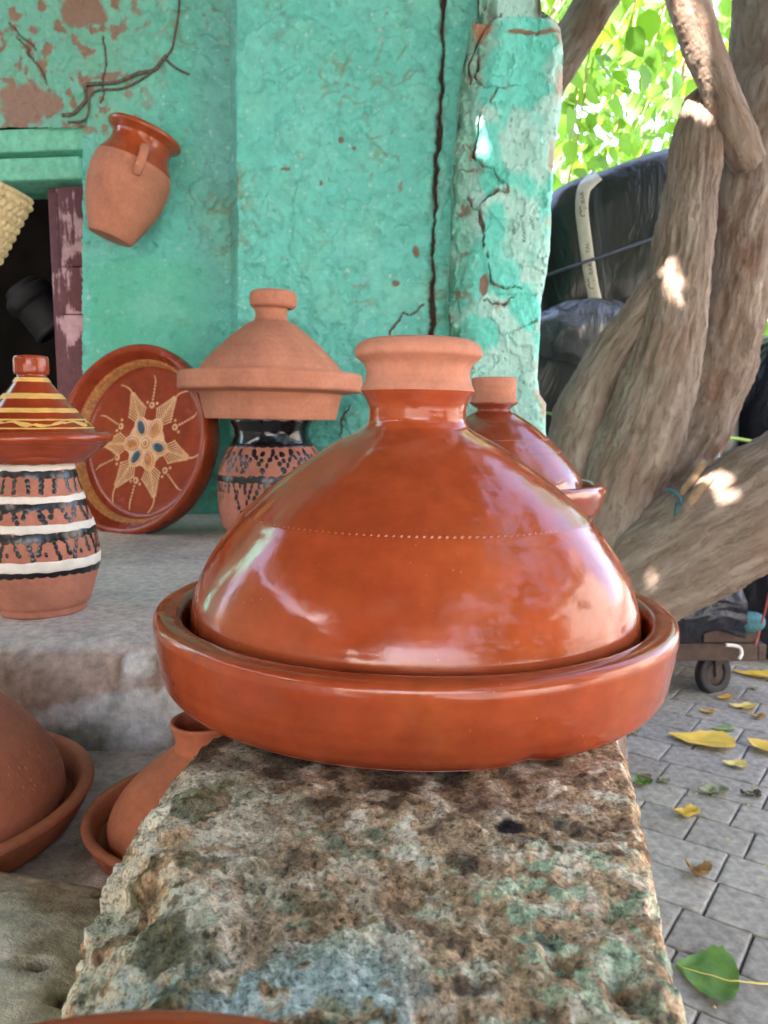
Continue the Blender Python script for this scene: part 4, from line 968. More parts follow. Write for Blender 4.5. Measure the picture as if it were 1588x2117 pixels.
mb = MB(); u = np.linspace(0, 2 * np.pi, 520)
for ph, am in ((0, .02), (1.6, .018), (3.3, .022)):
    pstroke(mb, [pol(.86 + am * math.sin(34 * t + ph), t) for t in u], .0035, None, .0022)
struct(mb.build('border_scratches', M['orange_enamel'], po), 'stuff')

# ---- jar hung on the wall
JD = 1.665; jc = at(303, 270, JD); jb_ = at(228, 492, JD - .02); axv = Vector(jc - jb_); Lj = axv.length
jar = thing('hanging_jar', 'clay jar with glazed neck hung tilted on the turquoise wall', 'jar', jb_); jar.rotation_euler = axv.to_track_quat('Z', 'Y').to_euler()
k = JD / F
jp = np.array([(0, 0), (37 * k, 0), (42 * k, 2 * k), (46 * k, 10 * k), (60 * k, 45 * k), (72 * k, 85 * k), (76 * k, 115 * k), (76 * k, 142 * k), (71 * k, 163 * k), (62 * k, 182 * k), (57 * k, 198 * k), (58 * k, 214 * k)]); jp[:, 1] *= Lj / (238 * k)
jprof = smoothprof(jp, 70); V, Fq = lathe(jprof, 112, .0012, 18, .0006)
cz = 158 * k * Lj / (238 * k); cut = jprof[:, 1].searchsorted(cz); n_s = 112
mk('jar_body', V[:(cut + 1) * n_s], gridF(n_s, cut + 1, True), M['clay'], jar)
V2 = V[cut * n_s:]; jn = mk('glazed_neck', V2, gridF(n_s, len(V2) // n_s, True), M['glaze'], jar)
zt = jprof[-1, 1]; lp = smoothprof([(58 * k, zt - .001), (66 * k, zt + 5 * k), (71 * k, zt + 9 * k), (71 * k, zt + 15 * k), (66 * k, zt + 18 * k), (57 * k, zt + 15 * k), (53 * k, zt + 2 * k), (51 * k, zt - .03)], 40)
V, Fq = lathe(lp, 112, .0008, 19); mk('rim', V, Fq, M['glaze'], jar)
# strap handle facing the camera, slightly right
Rm = jar.rotation_euler.to_matrix(); toc = Rm.inverted() @ Vector((.55, -1, 0)); ha = math.atan2(toc.y, toc.x) + .0
hp = [(58 * k, cz + 22 * k), (74 * k, cz + 22 * k), (84 * k, cz + 6 * k), (85 * k, cz - 14 * k), (78 * k, cz - 30 * k)]
P = catmull(np.array([(r * math.cos(ha), r * math.sin(ha), z) for r, z in hp]), 18)
V, Fq = tube(P, .0085, 12); er = np.array([math.cos(ha), math.sin(ha), 0]); c_ = np.repeat(P, 12, 0); d_ = V - c_; rad = (d_ @ er)[:, None] * er; V = c_ + (d_ - rad) + rad * .42
mk('handle', V, Fq, M['clay'], jar)

# ---- two raw clay tagines on the lower step
def raw_tagine(label, loc, R, hrim, lidpts, knobpts, mat, seed, dots=False):
    t = thing('tagine', label, 'tagine', loc)
    dp = smoothprof([(0, 0), (.7 * R, 0), (.86 * R, .001), (.92 * R, .2 * hrim), (.985 * R, .75 * hrim), (R, .9 * hrim), (.985 * R, hrim), (.94 * R, hrim), (.91 * R, .85 * hrim), (.88 * R, .4 * hrim), (.80 * R, .22 * hrim), (0, .2 * hrim)], 70)
    V, Fq = lathe(dp, 144, .001, seed, .0003); mk('dish', V, Fq, mat, t)
    lpf = smoothprof(lidpts, 60); V, Fq = lathe(lpf, 144, .0008, seed + 1, .0005); l = mk('lid', V, Fq, mat, t)
    V, Fq = lathe(smoothprof(knobpts, 40), 80, .0005, seed + 2); mk('knob', V, Fq, mat, l)
    if dots:
        S = Surf(lpf); mb = MB(); rg = random.Random(4)
        for i in range(150):
            th = rg.uniform(-1.7, .6); zz = rg.uniform(.042, .072); rr = float(S.r(zz)); q = np.linspace(0, 2 * np.pi, 6, endpoint=False)
            p0 = S.pt(th + .0011 * np.cos(q) / rr, zz + .0022 * np.sin(q), .0001); p1 = S.pt(np.array([th]), np.array([zz]), .0011)
            mb.add(np.vstack([p0, p1]), [(a, (a + 1) % 6, 6) for a in range(6)])
        struct(mb.build('raised_dots', mat, l), 'stuff')
    return t
raw_tagine('matte orange clay tagine with dotted lid on the lower step', (-.378, .580, ST_Z + .002),   .138, .031,
           [(.114, .010), (.1155, .022), (.112, .040), (.099, .066), (.079, .091), (.056, .112), (.034, .129), (.022, .138)], [(.022, .138), (.021, .148), (.026, .158), (.027, .168), (.022, .172), (.015, .168), (0, .166)], M['clay_deep'], 30, True)
raw_tagine('small matte clay tagine with hollow cup knob behind the stone block', (-.141, .580, ST_Z + .001), .094, .024,
           [(.075, .006), (.0755, .016), (.070, .030), (.058, .045), (.043, .058), (.030, .068), (.0235, .0725)], [(.0235, .0725), (.0225, .078), (.0238, .0865), (.0262, .0925), (.0255, .0945), (.0225, .0935), (.0200, .086), (.018, .08), (0, .078)], M['clay_deep'], 40)

# ================================================================== TREE
def dpx(px, py, Y):
    p = at(px, py, Y); return p, p[1] * CP - (p[2] - CAM_H) * SP
def limb(name, pts, parent, nl, nsg, seed, fur=.010, red=.3, lump=.012, cap=False):
    P = []; R = []
    for px, py, Y, hw in pts:
        p, d = dpx(px, py, Y); P.append(p); R.append(hw / F * d * .94)
    P = catmull(np.array(P), nl); R = catmull(np.array(R)[:, None].repeat(2, 1), nl)[:, 0]
    V, Fq = tube(P, R, nsg, None, True)
    c = np.repeat(P, nsg, 0); nrm = V - c; rr = np.linalg.norm(nrm, axis=1); nrm /= rr[:, None] + 1e-9
    L = np.repeat(np.concatenate([[0], np.cumsum(np.linalg.norm(np.diff(P, axis=0), axis=1))]), nsg)
    th = np.tile(np.linspace(0, 2 * np.pi, nsg, endpoint=False), nl)
    rm = float(np.mean(R)); k = 1.0
    B = np.stack([np.cos(th) * rm, np.sin(th) * rm, L * .16], 1) + seed
    B = B + .012 * np.stack([fbm(V * 9, 2), fbm(V * 9 + 5, 2), 0 * th], 1)
    f1 = ridged(B * 44 * np.array([1, 1, 1.5]), 3); f2 = fbm(B * 110 + 3, 3)
    disp = lump * 1.3 * fbm(V * 8 + seed, 4) + fur * (f1 - .3) * .6 + fur * .3 * f2 + .0015 * fbm(V * 120, 2)
    V = V + nrm * disp[:, None]
    C = np.repeat(s2l(148, 132, 118)[None], len(V), 0)
    C = mixc(C, s2l(170, 156, 143), sstep(-.1, .35, fbm(B * 30 + 9, 3))); C = mixc(C, s2l(132, 96, 78), red * sstep(0, .3, fbm(V * 9 + 20 + seed, 4)))
    C = mixc(C, s2l(122, 102, 88), .6 * sstep(.1, .35, fbm(B * 45 + 31, 4)))
    LIMBS.append((V, Fq)); o = mk(name, V, Fq, M['bark'], parent, True, C, world=True)
    ga = o.data.attributes.new('grain', 'FLOAT_VECTOR', 'POINT'); ga.data.foreach_set('vector', B.astype(np.float32).ravel()); return o, V
LIMBS = []
tbase = np.array([.46, 2.02, 0.0])
tree = thing('mulberry_tree', 'old many-stemmed tree with furrowed brown bark behind the glazed tagines', 'tree', tbase)
limb('trunk', [(1120, 1640, 2.02, 190), (1150, 1500, 2.02, 150), (1185, 1350, 2.0, 125), (1215, 1220, 1.97, 108), (1240, 1120, 1.95, 95), (1280, 1000, 1.93, 88), (1322, 900, 1.92, 92), (1356, 800, 1.91, 84), (1383, 700, 1.90, 72), (1398, 610, 1.90, 64), (1413, 500, 1.90, 61), (1428, 400, 1.91, 55), (1441, 300, 1.92, 50), (1452, 215, 1.94, 36), (1456, 195, 1.95, 14)], tree, 460, 120, 1.0, .013)
limb('stem', [(1150, 1180, 2.0, 80), (1165, 1050, 1.99, 70), (1180, 950, 1.98, 62), (1207, 850, 1.97, 57), (1250, 750, 1.95, 47), (1300, 685, 1.93, 44), (1345, 620, 1.92, 40), (1385, 555, 1.92, 24)], tree, 240, 90, 2.0, .009)
limb('stem', [(1190, 1250, 2.12, 95), (1290, 1080, 2.10, 82), (1375, 985, 2.09, 74), (1432, 900, 2.08, 72), (1472, 810, 2.07, 70), (1500, 720, 2.06, 70), (1520, 610, 2.05, 74), (1540, 480, 2.05, 66), (1556, 370, 2.05, 72), (1590, 250, 2.06, 92), (1615, 100, 2.1, 105), (1625, -100, 2.14, 100), (1640, -400, 2.2, 90)], tree, 420, 120, 3.0, .010, .7)
limb('limb', [(1180, 1290, 1.98, 110), (1270, 1222, 1.93, 110), (1345, 1178, 1.88, 118), (1430, 1128, 1.84, 126), (1520, 1078, 1.80, 128), (1600, 1030, 1.78, 132), (1700, 960, 1.76, 125), (1850, 820, 1.74, 110)], tree, 330, 130, 4.0, .011, .25)
limb('branch', [(1395, -160, 1.80, 42), (1412, -30, 1.82, 41), (1440, 60, 1.84, 42), (1470, 140, 1.86, 40), (1500, 215, 1.88, 38), (1527, 285, 1.91, 39), (1545, 330, 1.96, 36)], tree, 200, 64, 5.0, .0025, .3, .006)
limb('branch', [(1330, -160, 2.25, 44), (1265, -50, 2.30, 44), (1205, 50, 2.35, 43), (1150, 140, 2.40, 42), (1085, 240, 2.45, 40)], tree, 150, 64, 6.0, .004, .6, .008)
limb('branch', [(1640, -400, 2.2, 80), (1500, -700, 2.0, 70), (1100, -1000, 1.6, 60), (600, -1300, 1.2, 50)], tree, 80, 40, 7.0, .004)
mt = M['twig']
for pts in ([(1392, 1046, 1.80), (1412, 1018, 1.78), (1445, 972, 1.79), (1455, 955, 1.8)], [(1418, 1055, 1.75), (1440, 1020, 1.74), (1475, 985, 1.75)], [(1448, 1062, 1.74), (1470, 1040, 1.73), (1490, 1010, 1.74)]):
    P = np.array([at(*p) for p in pts]); V, Fq = tube(P, [.010, .011, .009], 10, 16); V += .002 * np.stack([pn(V * 60), pn(V * 60 + 5), pn(V * 60 + 9)], 1)
    mk('broken_twig', V, Fq, mt, tree, True, world=True)
# leaves
def leaf_geo(ns=6, fold=.18, curl=.15):
    t = np.linspace(0, 1, ns); wd = .40 * np.sin(np.pi * np.clip(t, 0, 1) ** .72) ** .85 * (1 - .25 * t); wd[0] = .03; wd[-1] = .0
    V = []; 
    for i in range(ns):
        zc = -curl * (t[i] - .3) ** 2
        V += [(-wd[i], t[i], zc + fold * wd[i]), (0, t[i], zc), (wd[i], t[i], zc + fold * wd[i])]
    Fq = []
    for i in range(ns - 1):
        a = 3 * i; Fq += [(a, a + 1, a + 4, a + 3), (a + 1, a + 2, a + 5, a + 4)]
    return np.array(V), np.array(Fq)
LV, LF = leaf_geo(5); LV6, LF6 = leaf_geo(9, .16, .22)
def rotmats(n, rng, droop):
    """leaf y axis mostly downward (droop) with random heading"""
    a = rng.uniform(0, 2 * np.pi, n); el = np.clip(rng.normal(-droop, .45, n), -1.5, 1.2); ro = rng.normal(0, .9, n)
    y = np.stack([np.cos(a) * np.cos(el), np.sin(a) * np.cos(el), np.sin(el)], 1); h = np.stack([-np.sin(a), np.cos(a), 0 * a], 1); u = np.cross(h, y)
    x = h * np.cos(ro)[:, None] + u * np.sin(ro)[:, None]; z = np.cross(x, y); return np.stack([x, y, z], -1)
SD = np.array(SUN_DIR); shafts = []
def leaf_mass(name, P, rng, size, droop, mat, parent):
    n = len(P); R = rotmats(n, rng, droop); s = rng.uniform(size[0], size[1], n)
    V = np.einsum('nij,vj->nvi', R, LV) * s[:, None, None] + P[:, None]
    keep = np.ones(n, bool)
    for q, r in shafts:
        W = np.concatenate([V, V[:, [1, 4, 7, 10]] * .5 + V[:, [4, 7, 10, 13]] * .5, V[:, [0, 3, 6, 9]] * .5 + V[:, [4, 4, 7, 10]] * .5, V[:, [2, 5, 8, 11]] * .5 + V[:, [4, 4, 7, 10]] * .5], 1) - q
        al = W @ SD; keep &= np.linalg.norm(W - al[..., None] * SD, axis=2).min(1) > r + .004
    V = V[keep]; n = len(V)
    Fq = (LF[None] + (np.arange(n) * len(LV))[:, None, None]).reshape(-1, 4)
    return struct(mk(name, V.reshape(-1, 3), Fq, mat, parent, True, world=True), 'stuff')
shafts = []
LT = [BVHTree.FromPolygons([Vector(v) for v in V_], [tuple(int(i) for i in f) for f in F_]) for V_, F_ in LIMBS[:5]]
for px, py, r in ((1396, 555, .024), (1386, 600, .018), (1374, 640, .010), (1336, 655, .008), (1322, 690, .008), (1180, 852, .022), (1480, 985, .024), (1508, 1030, .022), (1547, 1100, .016), (1222, 735, .014), (1446, 215, .03), (1430, 40, .018)):
    rd = Vector(ray(px, py)).normalized(); hs = [h[3] for h in (t.ray_cast(Vector((0, 0, CAM_H)), rd, 8) for t in LT) if h[0] is not None]
    if hs: shafts.append((np.array(Vector((0, 0, CAM_H)) + rd * min(hs)), r * .62))
def canopy_pts(n, bx, rng):
    P = np.stack([rng.uniform(bx[0], bx[1], n), rng.uniform(bx[2], bx[3], n), rng.uniform(bx[4], bx[5], n)], 1)
    keep = np.ones(n, bool)
    for q, r in shafts:
        d = P - q; al = d @ SD; dist = np.linalg.norm(d - al[:, None] * SD, axis=1); keep &= dist > 0
    return P[keep]
rgc = np.random.default_rng(21)
thick = []                                   # leaf clusters added out of view along sun lines to shade the stall
for q in [at(x, y, 1.56) for x in (960, 1040, 1110) for y in (20, 90, 170, 250, 330, 420, 520, 620)] + [onz(x, y, TOP) for x in (350, 500, 700, 900, 1100, 1250) for y in (1640, 1750, 1880, 2010)] + [at(x, y, 1.66) for x in (250, 400, 550, 700, 850) for y in (40, 200, 400, 600)] + [onz(x, y, SH_Z) for x in (30, 150, 300) for y in (1150, 1250, 1310)] + [at(x, y, .55) for x in (500, 700, 900, 1100, 1250) for y in (950, 1150, 1350)]:
    for k in range(26):
        z = rgc.uniform(2.6, 3.4); thick.append(q + SD * (z - q[2]) / SD[2] + np.append(rgc.normal(0, .09, 2), 0))
cp = np.vstack([canopy_pts(21000, (-2.8, 1.2, -1.3, 2.8, 2.55, 3.5), rgc), canopy_pts(6500, (.8, 3.4, -2.9, 1.2, 1.7, 3.6), rgc), canopy_pts(6400, (-2.3, .8, -3.4, -1.3, 2.05, 3.6), rgc), canopy_pts(5200, (1.2, 3.4, -2.8, -.1, .8, 2.0), rgc), canopy_pts(1500, (-2.4, -.7, -3.0, -1.2, 1.2, 2.1), rgc), canopy_pts(1900, (-1.3, .1, -.5, 1.0, 2.5, 3.5), rgc), canopy_pts(1000, (-2.2, -1.1, -1.4, -.3, 2.5, 3.5), rgc)])  # overhead crown, plus unseen leaf masses added to break reflections and block sun
cp = np.vstack([cp, np.array(thick)])
cp = cp[~((cp[:, 1] > 1.3) & (cp[:, 0] < .45) & (cp[:, 2] < 2.95))]
nz_ = fbm(cp * .9, 2); cp = cp[(nz_ > -.42) & ((fbm(cp * 2.2 + 7, 2) > .06) | ((cp[:, 0] < .9)))]
crown = leaf_mass('crown', cp, rgc, (.10, .16), .5, M['leaf'], tree)
# a second tree beyond the cart: hanging leafy twigs in the sun
tree2 = thing('leafy_tree', 'bright sunlit leafy tree hanging its twigs beyond the wrapped cart', 'tree', (2.3, 6.0, 0))
V, Fq = tube(np.array([(2.3, 6.0, -.02), (2.25, 6.0, 1.2), (2.35, 6.05, 2.4), (2.2, 5.9, 3.6)]), [.16, .13, .11, .06], 20, 40); mk('trunk', V, Fq, M['twig'], tree2, True, world=True)
rg2 = np.random.default_rng(31)
P = np.stack([rg2.uniform(.3, 4.6, 7500), rg2.uniform(4.6, 7.2, 7500), rg2.uniform(.9, 4.4, 7500)], 1); P = P[fbm(P * 1.3 + 4, 2) > -.22]
crown2 = leaf_mass('crown', P, rg2, (.09, .15), .9, M['leaf_far'], tree2)
lm = [mesh_from('leaf', LV6 + np.c_[0 * LV6[:, 0], 0 * LV6[:, 0], .03 * np.sin(LV6[:, 1] * (3 + k) + k)], LF6, True, None, [M['leaf_bright']]) for k in range(4)]
RL = rotmats(300, rg2, 1.15); off2 = Vector(tree2.location)
cnt = 0
twigs = []
for k in range(22):
    x0 = rg2.uniform(1150, 1470); Y = rg2.uniform(3.35, 4.3); y0 = rg2.uniform(-160, -20); ln = rg2.uniform(230, 520); sl = rg2.uniform(-.55, -.15)
    P = np.array([at(x0 + sl * ln * t + 14 * math.sin(4 * t + k), y0 + ln * t, Y) for t in np.linspace(0, 1, 8)]); twigs.append(P)
    V, Fq = tube(P, [.005, .004, .002], 6, 24); mk('twig', V, Fq, M['twig'], tree2, True, world=True)
for k in range(285):
    if k % 4 == 0: p = at(rg2.uniform(1130, 1460), rg2.uniform(-60, 370), rg2.uniform(3.3, 4.4))
    else:
        T = twigs[k % len(twigs)]; p = T[rg2.integers(1, 8)] + rg2.normal(0, .035, 3)
    o = link('leaf', lm[k % 4], tree2, Vector(p) - off2); s = rg2.uniform(.085, .15); o.scale = (s, s, s)
    o.rotation_euler = Matrix(RL[k].tolist()).to_euler()

# ================================================================== CART WITH WRAPPED GOODS
def pillow(cx, cy, cz, hx, hy, hz, e=.5, n=90, m=60, wr=.02, seed=0, shear=0.0):
    U = np.linspace(-np.pi, np.pi, n, endpoint=False); W = np.linspace(-np.pi / 2, np.pi / 2, m); A, Bv = np.meshgrid(U, W); A = A.ravel(); Bv = Bv.ravel()
    f = lambda v: np.sign(v) * np.abs(v) ** e
    V = np.stack([f(np.cos(Bv)) * f(np.cos(A)) * hx, f(np.cos(Bv)) * f(np.sin(A)) * hy, f(np.sin(Bv)) * hz], 1)
    d = wr * ridged(V * 3.2 + seed, 3) + wr * .8 * fbm(V * 5 + seed + 3, 3); nr = V / np.array([hx, hy, hz]) ** 2; nr /= np.linalg.norm(nr, axis=1)[:, None]
    V = V + nr * d[:, None]; V[:, 2] += shear * V[:, 0]
    return V + np.array([cx, cy, cz]), gridF(n, m, True)
cart = thing('handcart', 'low dark wooden handcart on black rubber casters under wrapped goods', 'cart', (.85, 2.9, 0))
def cbox(name, *a, mat='darkwood', bev=.004, par=None):
    V, Fq = box(*a, bev); return mk(name, V, Fq, M[mat], par or cart, False, world=True)
for i in range(5):
    cbox('deck_plank', .40, 1.20, 2.44 + .17 * i, 2.605 + .17 * i, .178, .198)
cbox('front_rail', .40, 1.205, 2.405, 2.438, .143, .20); cbox('side_rail', 1.208, 1.235, 2.41, 3.28, .143, .196)
cbox('front_board', 1.03, 1.21, 2.41, 2.432, .2015, .275)
def caster(x, y):
    w_ = thing('x', 'x', 'x'); bpy.data.objects.remove(w_)
    th = np.linspace(0, 2 * np.pi, 40, endpoint=False)
    pr = smoothprof([(.040, -.016), (.062, -.017), (.069, -.012), (.071, 0), (.069, .012), (.062, .017), (.040, .016)], 26)
    V, Fq = lathe(np.vstack([pr, pr[:1]]), 48); Rm = np.array(Euler((math.radians(84), 0, math.radians(24))).to_matrix()); V = V @ Rm.T + [x, y, .071]
    wh = mk('wheel_tyre', V, Fq, M['rubber'], cart, True, world=True)
    pr = np.array([(0, -.012), (.03, -.012), (.041, -.006), (.041, .006), (.03, .012), (0, .012)]); V, Fq = lathe(pr, 32); V = V @ Rm.T + [x, y, .071]
    h = mk('wheel_hub', V, Fq, M['iron'], cart, False, world=True)
    for s in (-1, 1):
        V, Fq = box(-.014, .014, -.003, .003, -.006, .10, .002); V[:, 0] *= np.interp(V[:, 2], [-.006, .1], [.7, 1.6]); V[:, 1] += s * .021; V = V @ np.array(Euler((0, 0, math.radians(24))).to_matrix()).T + [x, y, .071]
        mk('caster_fork', V, Fq, M['iron'], cart, False, world=True)
wp = onz(1477, 1438, 0)
caster(wp[0], wp[1] + .02); caster(.52, 2.55); caster(wp[0], 3.2); caster(.52, 3.2)
V, Fq = pillow(1.05, 2.96, 1.585, .52, .30, .275, .42, 130, 90, .016, 1, .26); bundle = thing('wrapped_bundle', 'big bundle wrapped in black plastic film with printed packing tape', 'bundle', (1.05, 2.96, 1.30))
bv, bf = V, Fq
mk('plastic_wrap', V, Fq, M['blackplastic'], bundle, True, world=True)
btree = BVHTree.FromPolygons([Vector(v) for v in bv], [tuple(int(i) for i in f) for f in bf])
def snapb(px, py, lift):
    r = Vector(ray(px, py)).normalized(); o_ = Vector((0, 0, CAM_H)); h = btree.ray_cast(o_, r, 10)
    if h[0] is None: return np.array(at(px, py, 2.75))
    return np.array(h[0] + h[1] * lift * (1 if h[1].dot(r) < 0 else -1))
cl = catmull(np.array([(1236, 362), (1218, 378), (1207, 394), (1203, 430), (1208, 480), (1216, 540), (1226, 600), (1240, 648), (1256, 672)], float), 60)
dd = np.gradient(cl, axis=0); dd /= np.linalg.norm(dd, axis=1)[:, None]; nn = np.stack([-dd[:, 1], dd[:, 0]], 1)
V = np.vstack([[snapb(*(c + n * k), .004 if abs(k) < 13 else .002) for c, n in zip(cl, nn)] for k in (-13.5, -12, -4, 4, 12, 13.5)])
tp = mk('packing_tape', V, gridF(60, 6), M['tape'], bundle, True, world=True)
def ink_line(pts, r, mat, nm_):
    V, Fq = tube(np.array([snapb(x, y, .0062) for x, y in pts]), r, 5); return mk(nm_, V, Fq, M[mat], tp, True)
def fix(o): o.data.transform(Matrix.Translation(-Vector(bundle.location))); return o
def lettering(txt, px0, py0, px1, py1, h):
    cu = bpy.data.curves.new('t', 'FONT'); cu.body = txt; cu.size = 1.0; ob = bpy.data.objects.new('t', cu); col.objects.link(ob)
    bpy.context.view_layer.update(); me = bpy.data.meshes.new_from_object(ob.evaluated_get(bpy.context.evaluated_depsgraph_get())); bpy.data.objects.remove(ob)
    co = np.array([v.co[:] for v in me.vertices]); x0, x1 = co[:, 0].min(), co[:, 0].max(); a = np.array([px0, py0], float); b = np.array([px1, py1], float); u = (b - a); n = np.array([u[1], -u[0]]) / np.linalg.norm(u)
    for v in me.vertices:
        p = a + u * (v.co.x - x0) / (x1 - x0) + n * (v.co.y - .35) * h; q = snapb(p[0], p[1], .0058); v.co = Vector(q) - Vector(bundle.location)
    me.materials.append(M['ink']); o = link('printed_word', me, tp); return o
lettering('BAR', 1222, 568, 1219, 545, 12); lettering('TAL', 1216, 524, 1213, 502, 11); lettering('BAR', 1205.5, 421, 1203, 398, 11)
for (cx, cy) in ((1224, 588), (1207, 440)):
    pts = [(cx - 6, cy - 13), (cx - 8, cy - 8), (cx - 5, cy - 3), (cx - 7, cy + 2), (cx - 3, cy + 8), (cx + 3, cy + 7)]; fix(ink_line(catmull(np.array(pts, float), 16), .0016, 'ink', 'printed_emblem'))
    fix(ink_line([(cx + 5, cy - 9), (cx + 6, cy - 8)], .0026, 'inkred', 'printed_emblem'))
P = np.array([snapb(x, lerp(577, 486, (x - 1115) / 255), .012) for x in np.linspace(1085, 1400, 30)]); V, Fq = tube(P, .0055, 8); mk('rope', V, Fq, M['rope'], bundle, True, world=True)
tag(mk('black_sack', *pillow(.80, 2.90, .98, .44, .33, .27, .5, 90, 60, .03, 5), M['blackplastic']), 'slumped black plastic sack under the wrapped bundle', 'sack', 'dark plastic sacks at the handcart')
tag(mk('black_sack', *pillow(.80, 2.86, .46, .42, .34, .25, .5, 90, 60, .03, 8), M['blackplastic']), 'lowest black plastic sack lying on the cart deck', 'sack', 'dark plastic sacks at the handcart')
tag(mk('black_sack', *pillow(1.62, 3.05, .62, .34, .36, .62, .55, 90, 70, .035, 9), M['navyplastic']), 'tall dark plastic sack standing on the ground behind the tree stems', 'sack', 'dark plastic sacks at the handcart')
tag(mk('plastic_bag', *pillow(.70, 2.64, 1.19, .20, .12, .075, .7, 140, 90, .05, 12), M['greyplastic']), 'crumpled translucent grey plastic bag between the wrapped bundle and sack', 'bag')
# dark sheet drooping over the cart front
u, v = np.meshgrid(np.linspace(0, 1, 60), np.linspace(0, 1, 40)); u = u.ravel(); v = v.ravel()
X = lerp(.62, 1.13, u); Zs = lerp(.40, .205 + .035 * u + .015 * np.sin(u * 17), v); Ys = 2.395 - .03 * v * (1 - v) * 4 + .02 * fbm(np.stack([u * 4, v * 4, 0 * u], 1), 3) - .012
X = X + .04 * v * (u - .5); tag(mk('plastic_sheet', np.vstack([np.stack([X, Ys, Zs], 1), np.stack([X, Ys + .003, Zs], 1)]), np.vstack([gridF(60, 40), gridF(60, 40)[:, ::-1] + 2400]), M['navyplastic']), 'dark navy plastic sheet drooping over the front of the handcart', 'sheet')
def thin(name, pts, r, mat, label, cat, n=24, group=None):
    V, Fq = tube(np.array([at(*p) for p in pts]), r, 6, n); return tag(mk(name, V, Fq, M[mat]), label, cat, group)
thin('twine', [(1455, 896, 2.6), (1490, 903, 2.55), (1530, 908, 2.55), (1570, 914, 2.55), (1640, 918, 2.6)], .006, 'lime', 'lime green twine stretched between the stems and the low limb', 'twine')
thin('twine', [(1100, 852, 2.4), (1130, 854, 2.4), (1150, 860, 2.38), (1185, 880, 2.35)], .005, 'lime', 'yellow-green twine tied beside the foot of the turquoise pillar', 'twine')
thin('white_twine', [(1500, 1333, 2.38), (1520, 1335, 2.38), (1531, 1340, 2.375), (1533, 1352, 2.375), (1528, 1363, 2.37)], .006, 'whitestrip', 'white strip hanging from the handcart rail', 'twine')
thin('red_cord', [(1590, 1225, 2.2), (1582, 1262, 2.3), (1572, 1300, 2.38), (1562, 1334, 2.39)], .003, 'inkred', 'thin reddish cord tied down to the handcart corner', 'cord')
tag(mk('teal_rag', *pillow(*at(1548, 1284, 2.39), .038, .02, .022, .9, 40, 26, .016, 15), M['bluestring']), 'small teal rag knotted on the handcart corner', 'rag')
tag(mk('blue_string', *tube(np.array([at(*p) for p in ((1380, 1012, 1.79), (1398, 1020, 1.765), (1408, 1034, 1.755), (1410, 1058, 1.755), (1402, 1078, 1.755), (1398, 1062, 1.755), (1402, 1040, 1.757))]), .0045, 6, 40), M['bluestring']), 'frayed teal string looped round a broken twig stub', 'string')
V, Fq = pillow(0, 0, 0, .018, .002, .040, .35, 36, 24, .006, 17); V += at(1470, 938, 2.02); tag(mk('plastic_scrap', V, Fq, M['paleplastic']), 'pale blue plastic scrap caught between the stems and limb', 'scrap')

# ================================================================== SMALL THINGS
wt = BVHTree.FromPolygons([Vector(v) for v in Vw], [tuple(int(i) for i in f) for f in Fw])
def cable(pts, r, label):
    P = catmull(np.array(pts, float), 50); out = []
    for (x, y) in P:
        rr = Vector(ray(x, y)).normalized(); h = wt.ray_cast(Vector((0, 0, CAM_H)), rr, 10)
        d = (h[0] - Vector((0, 0, CAM_H))).length if h[0] is not None else 1.75 / rr.y; out.append(np.array(Vector((0, 0, CAM_H)) + rr * (d - r * 1.2 - .001)))
    V, Fq = tube(np.array(out), r, 8); return tag(mk('cable', V, Fq, M['cable']), label, 'cable', 'old cables on the turquoise wall')
cable([(128, 238), (150, 236), (165, 222), (178, 205), (176, 182), (182, 174), (240, 170), (285, 152), (318, 145), (333, 128), (345, 114)], .0042, 'thick old cable looping along the turquoise wall above the doorway')
cable([(140, 252), (172, 250), (183, 232), (186, 200), (205, 186), (255, 182), (305, 156), (330, 132)], .0026, 'thinner grey cable running below the thick cable on the wall')
cable([(372, -30), (369, 30), (362, 70), (356, 100), (342, 118)], .0024, 'thin cable coming down the wall to the knotted end')
cable([(345, 124), (358, 136), (374, 146), (392, 154)], .0026, 'short turquoise-dusted cable end pointing away from the knot')
# straw basket hanging in the doorway
ax0 = at(-36, 376, 1.50); ax1 = at(-115, 600, 1.50); axv = Vector(ax0 - ax1); L = axv.length; kk = 1.5 / F
bk = thing('straw_basket', 'woven palm straw basket hanging in the dark doorway', 'basket', ax1); bk.rotation_euler = axv.to_track_quat('Z', 'Y').to_euler()
n1, n2 = 220, 110; T, Z = np.meshgrid(np.linspace(0, 2 * np.pi, n1, endpoint=False), np.linspace(0, 1, n2)); T = T.ravel(); Z = Z.ravel()
r0 = np.interp(Z, [0, .04, .5, .9, .96, 1], [50, 62, 80, 91, 95, 93]) * kk
row = np.floor(Z * 13); sgn = np.where(row % 2 == 0, 1, -1); wv = np.sin(T * 34 + sgn * (Z * 13 - row) * 3.0) ; r0 = r0 + .0026 * wv * np.sin((Z * 13 - row) * np.pi) + .0015 * np.sin((Z * 13 - row) * np.pi)
V = np.stack([r0 * np.cos(T), r0 * np.sin(T), Z * L], 1); mk('weave', V, gridF(n1, n2, True), M['straw'], bk)
V, Fq = lathe(smoothprof([(93 * kk, L - .002), (96 * kk, L + .004), (93 * kk, L + .009), (87 * kk, L + .006), (84 * kk, L - .03)], 20), 120, .0008, 3); mk('rim', V, Fq, M['straw'], bk)
V, Fq = lathe(np.array([(0, 0), (50 * kk, 0)]), 60); mk('base', V, Fq, M['straw'], bk)
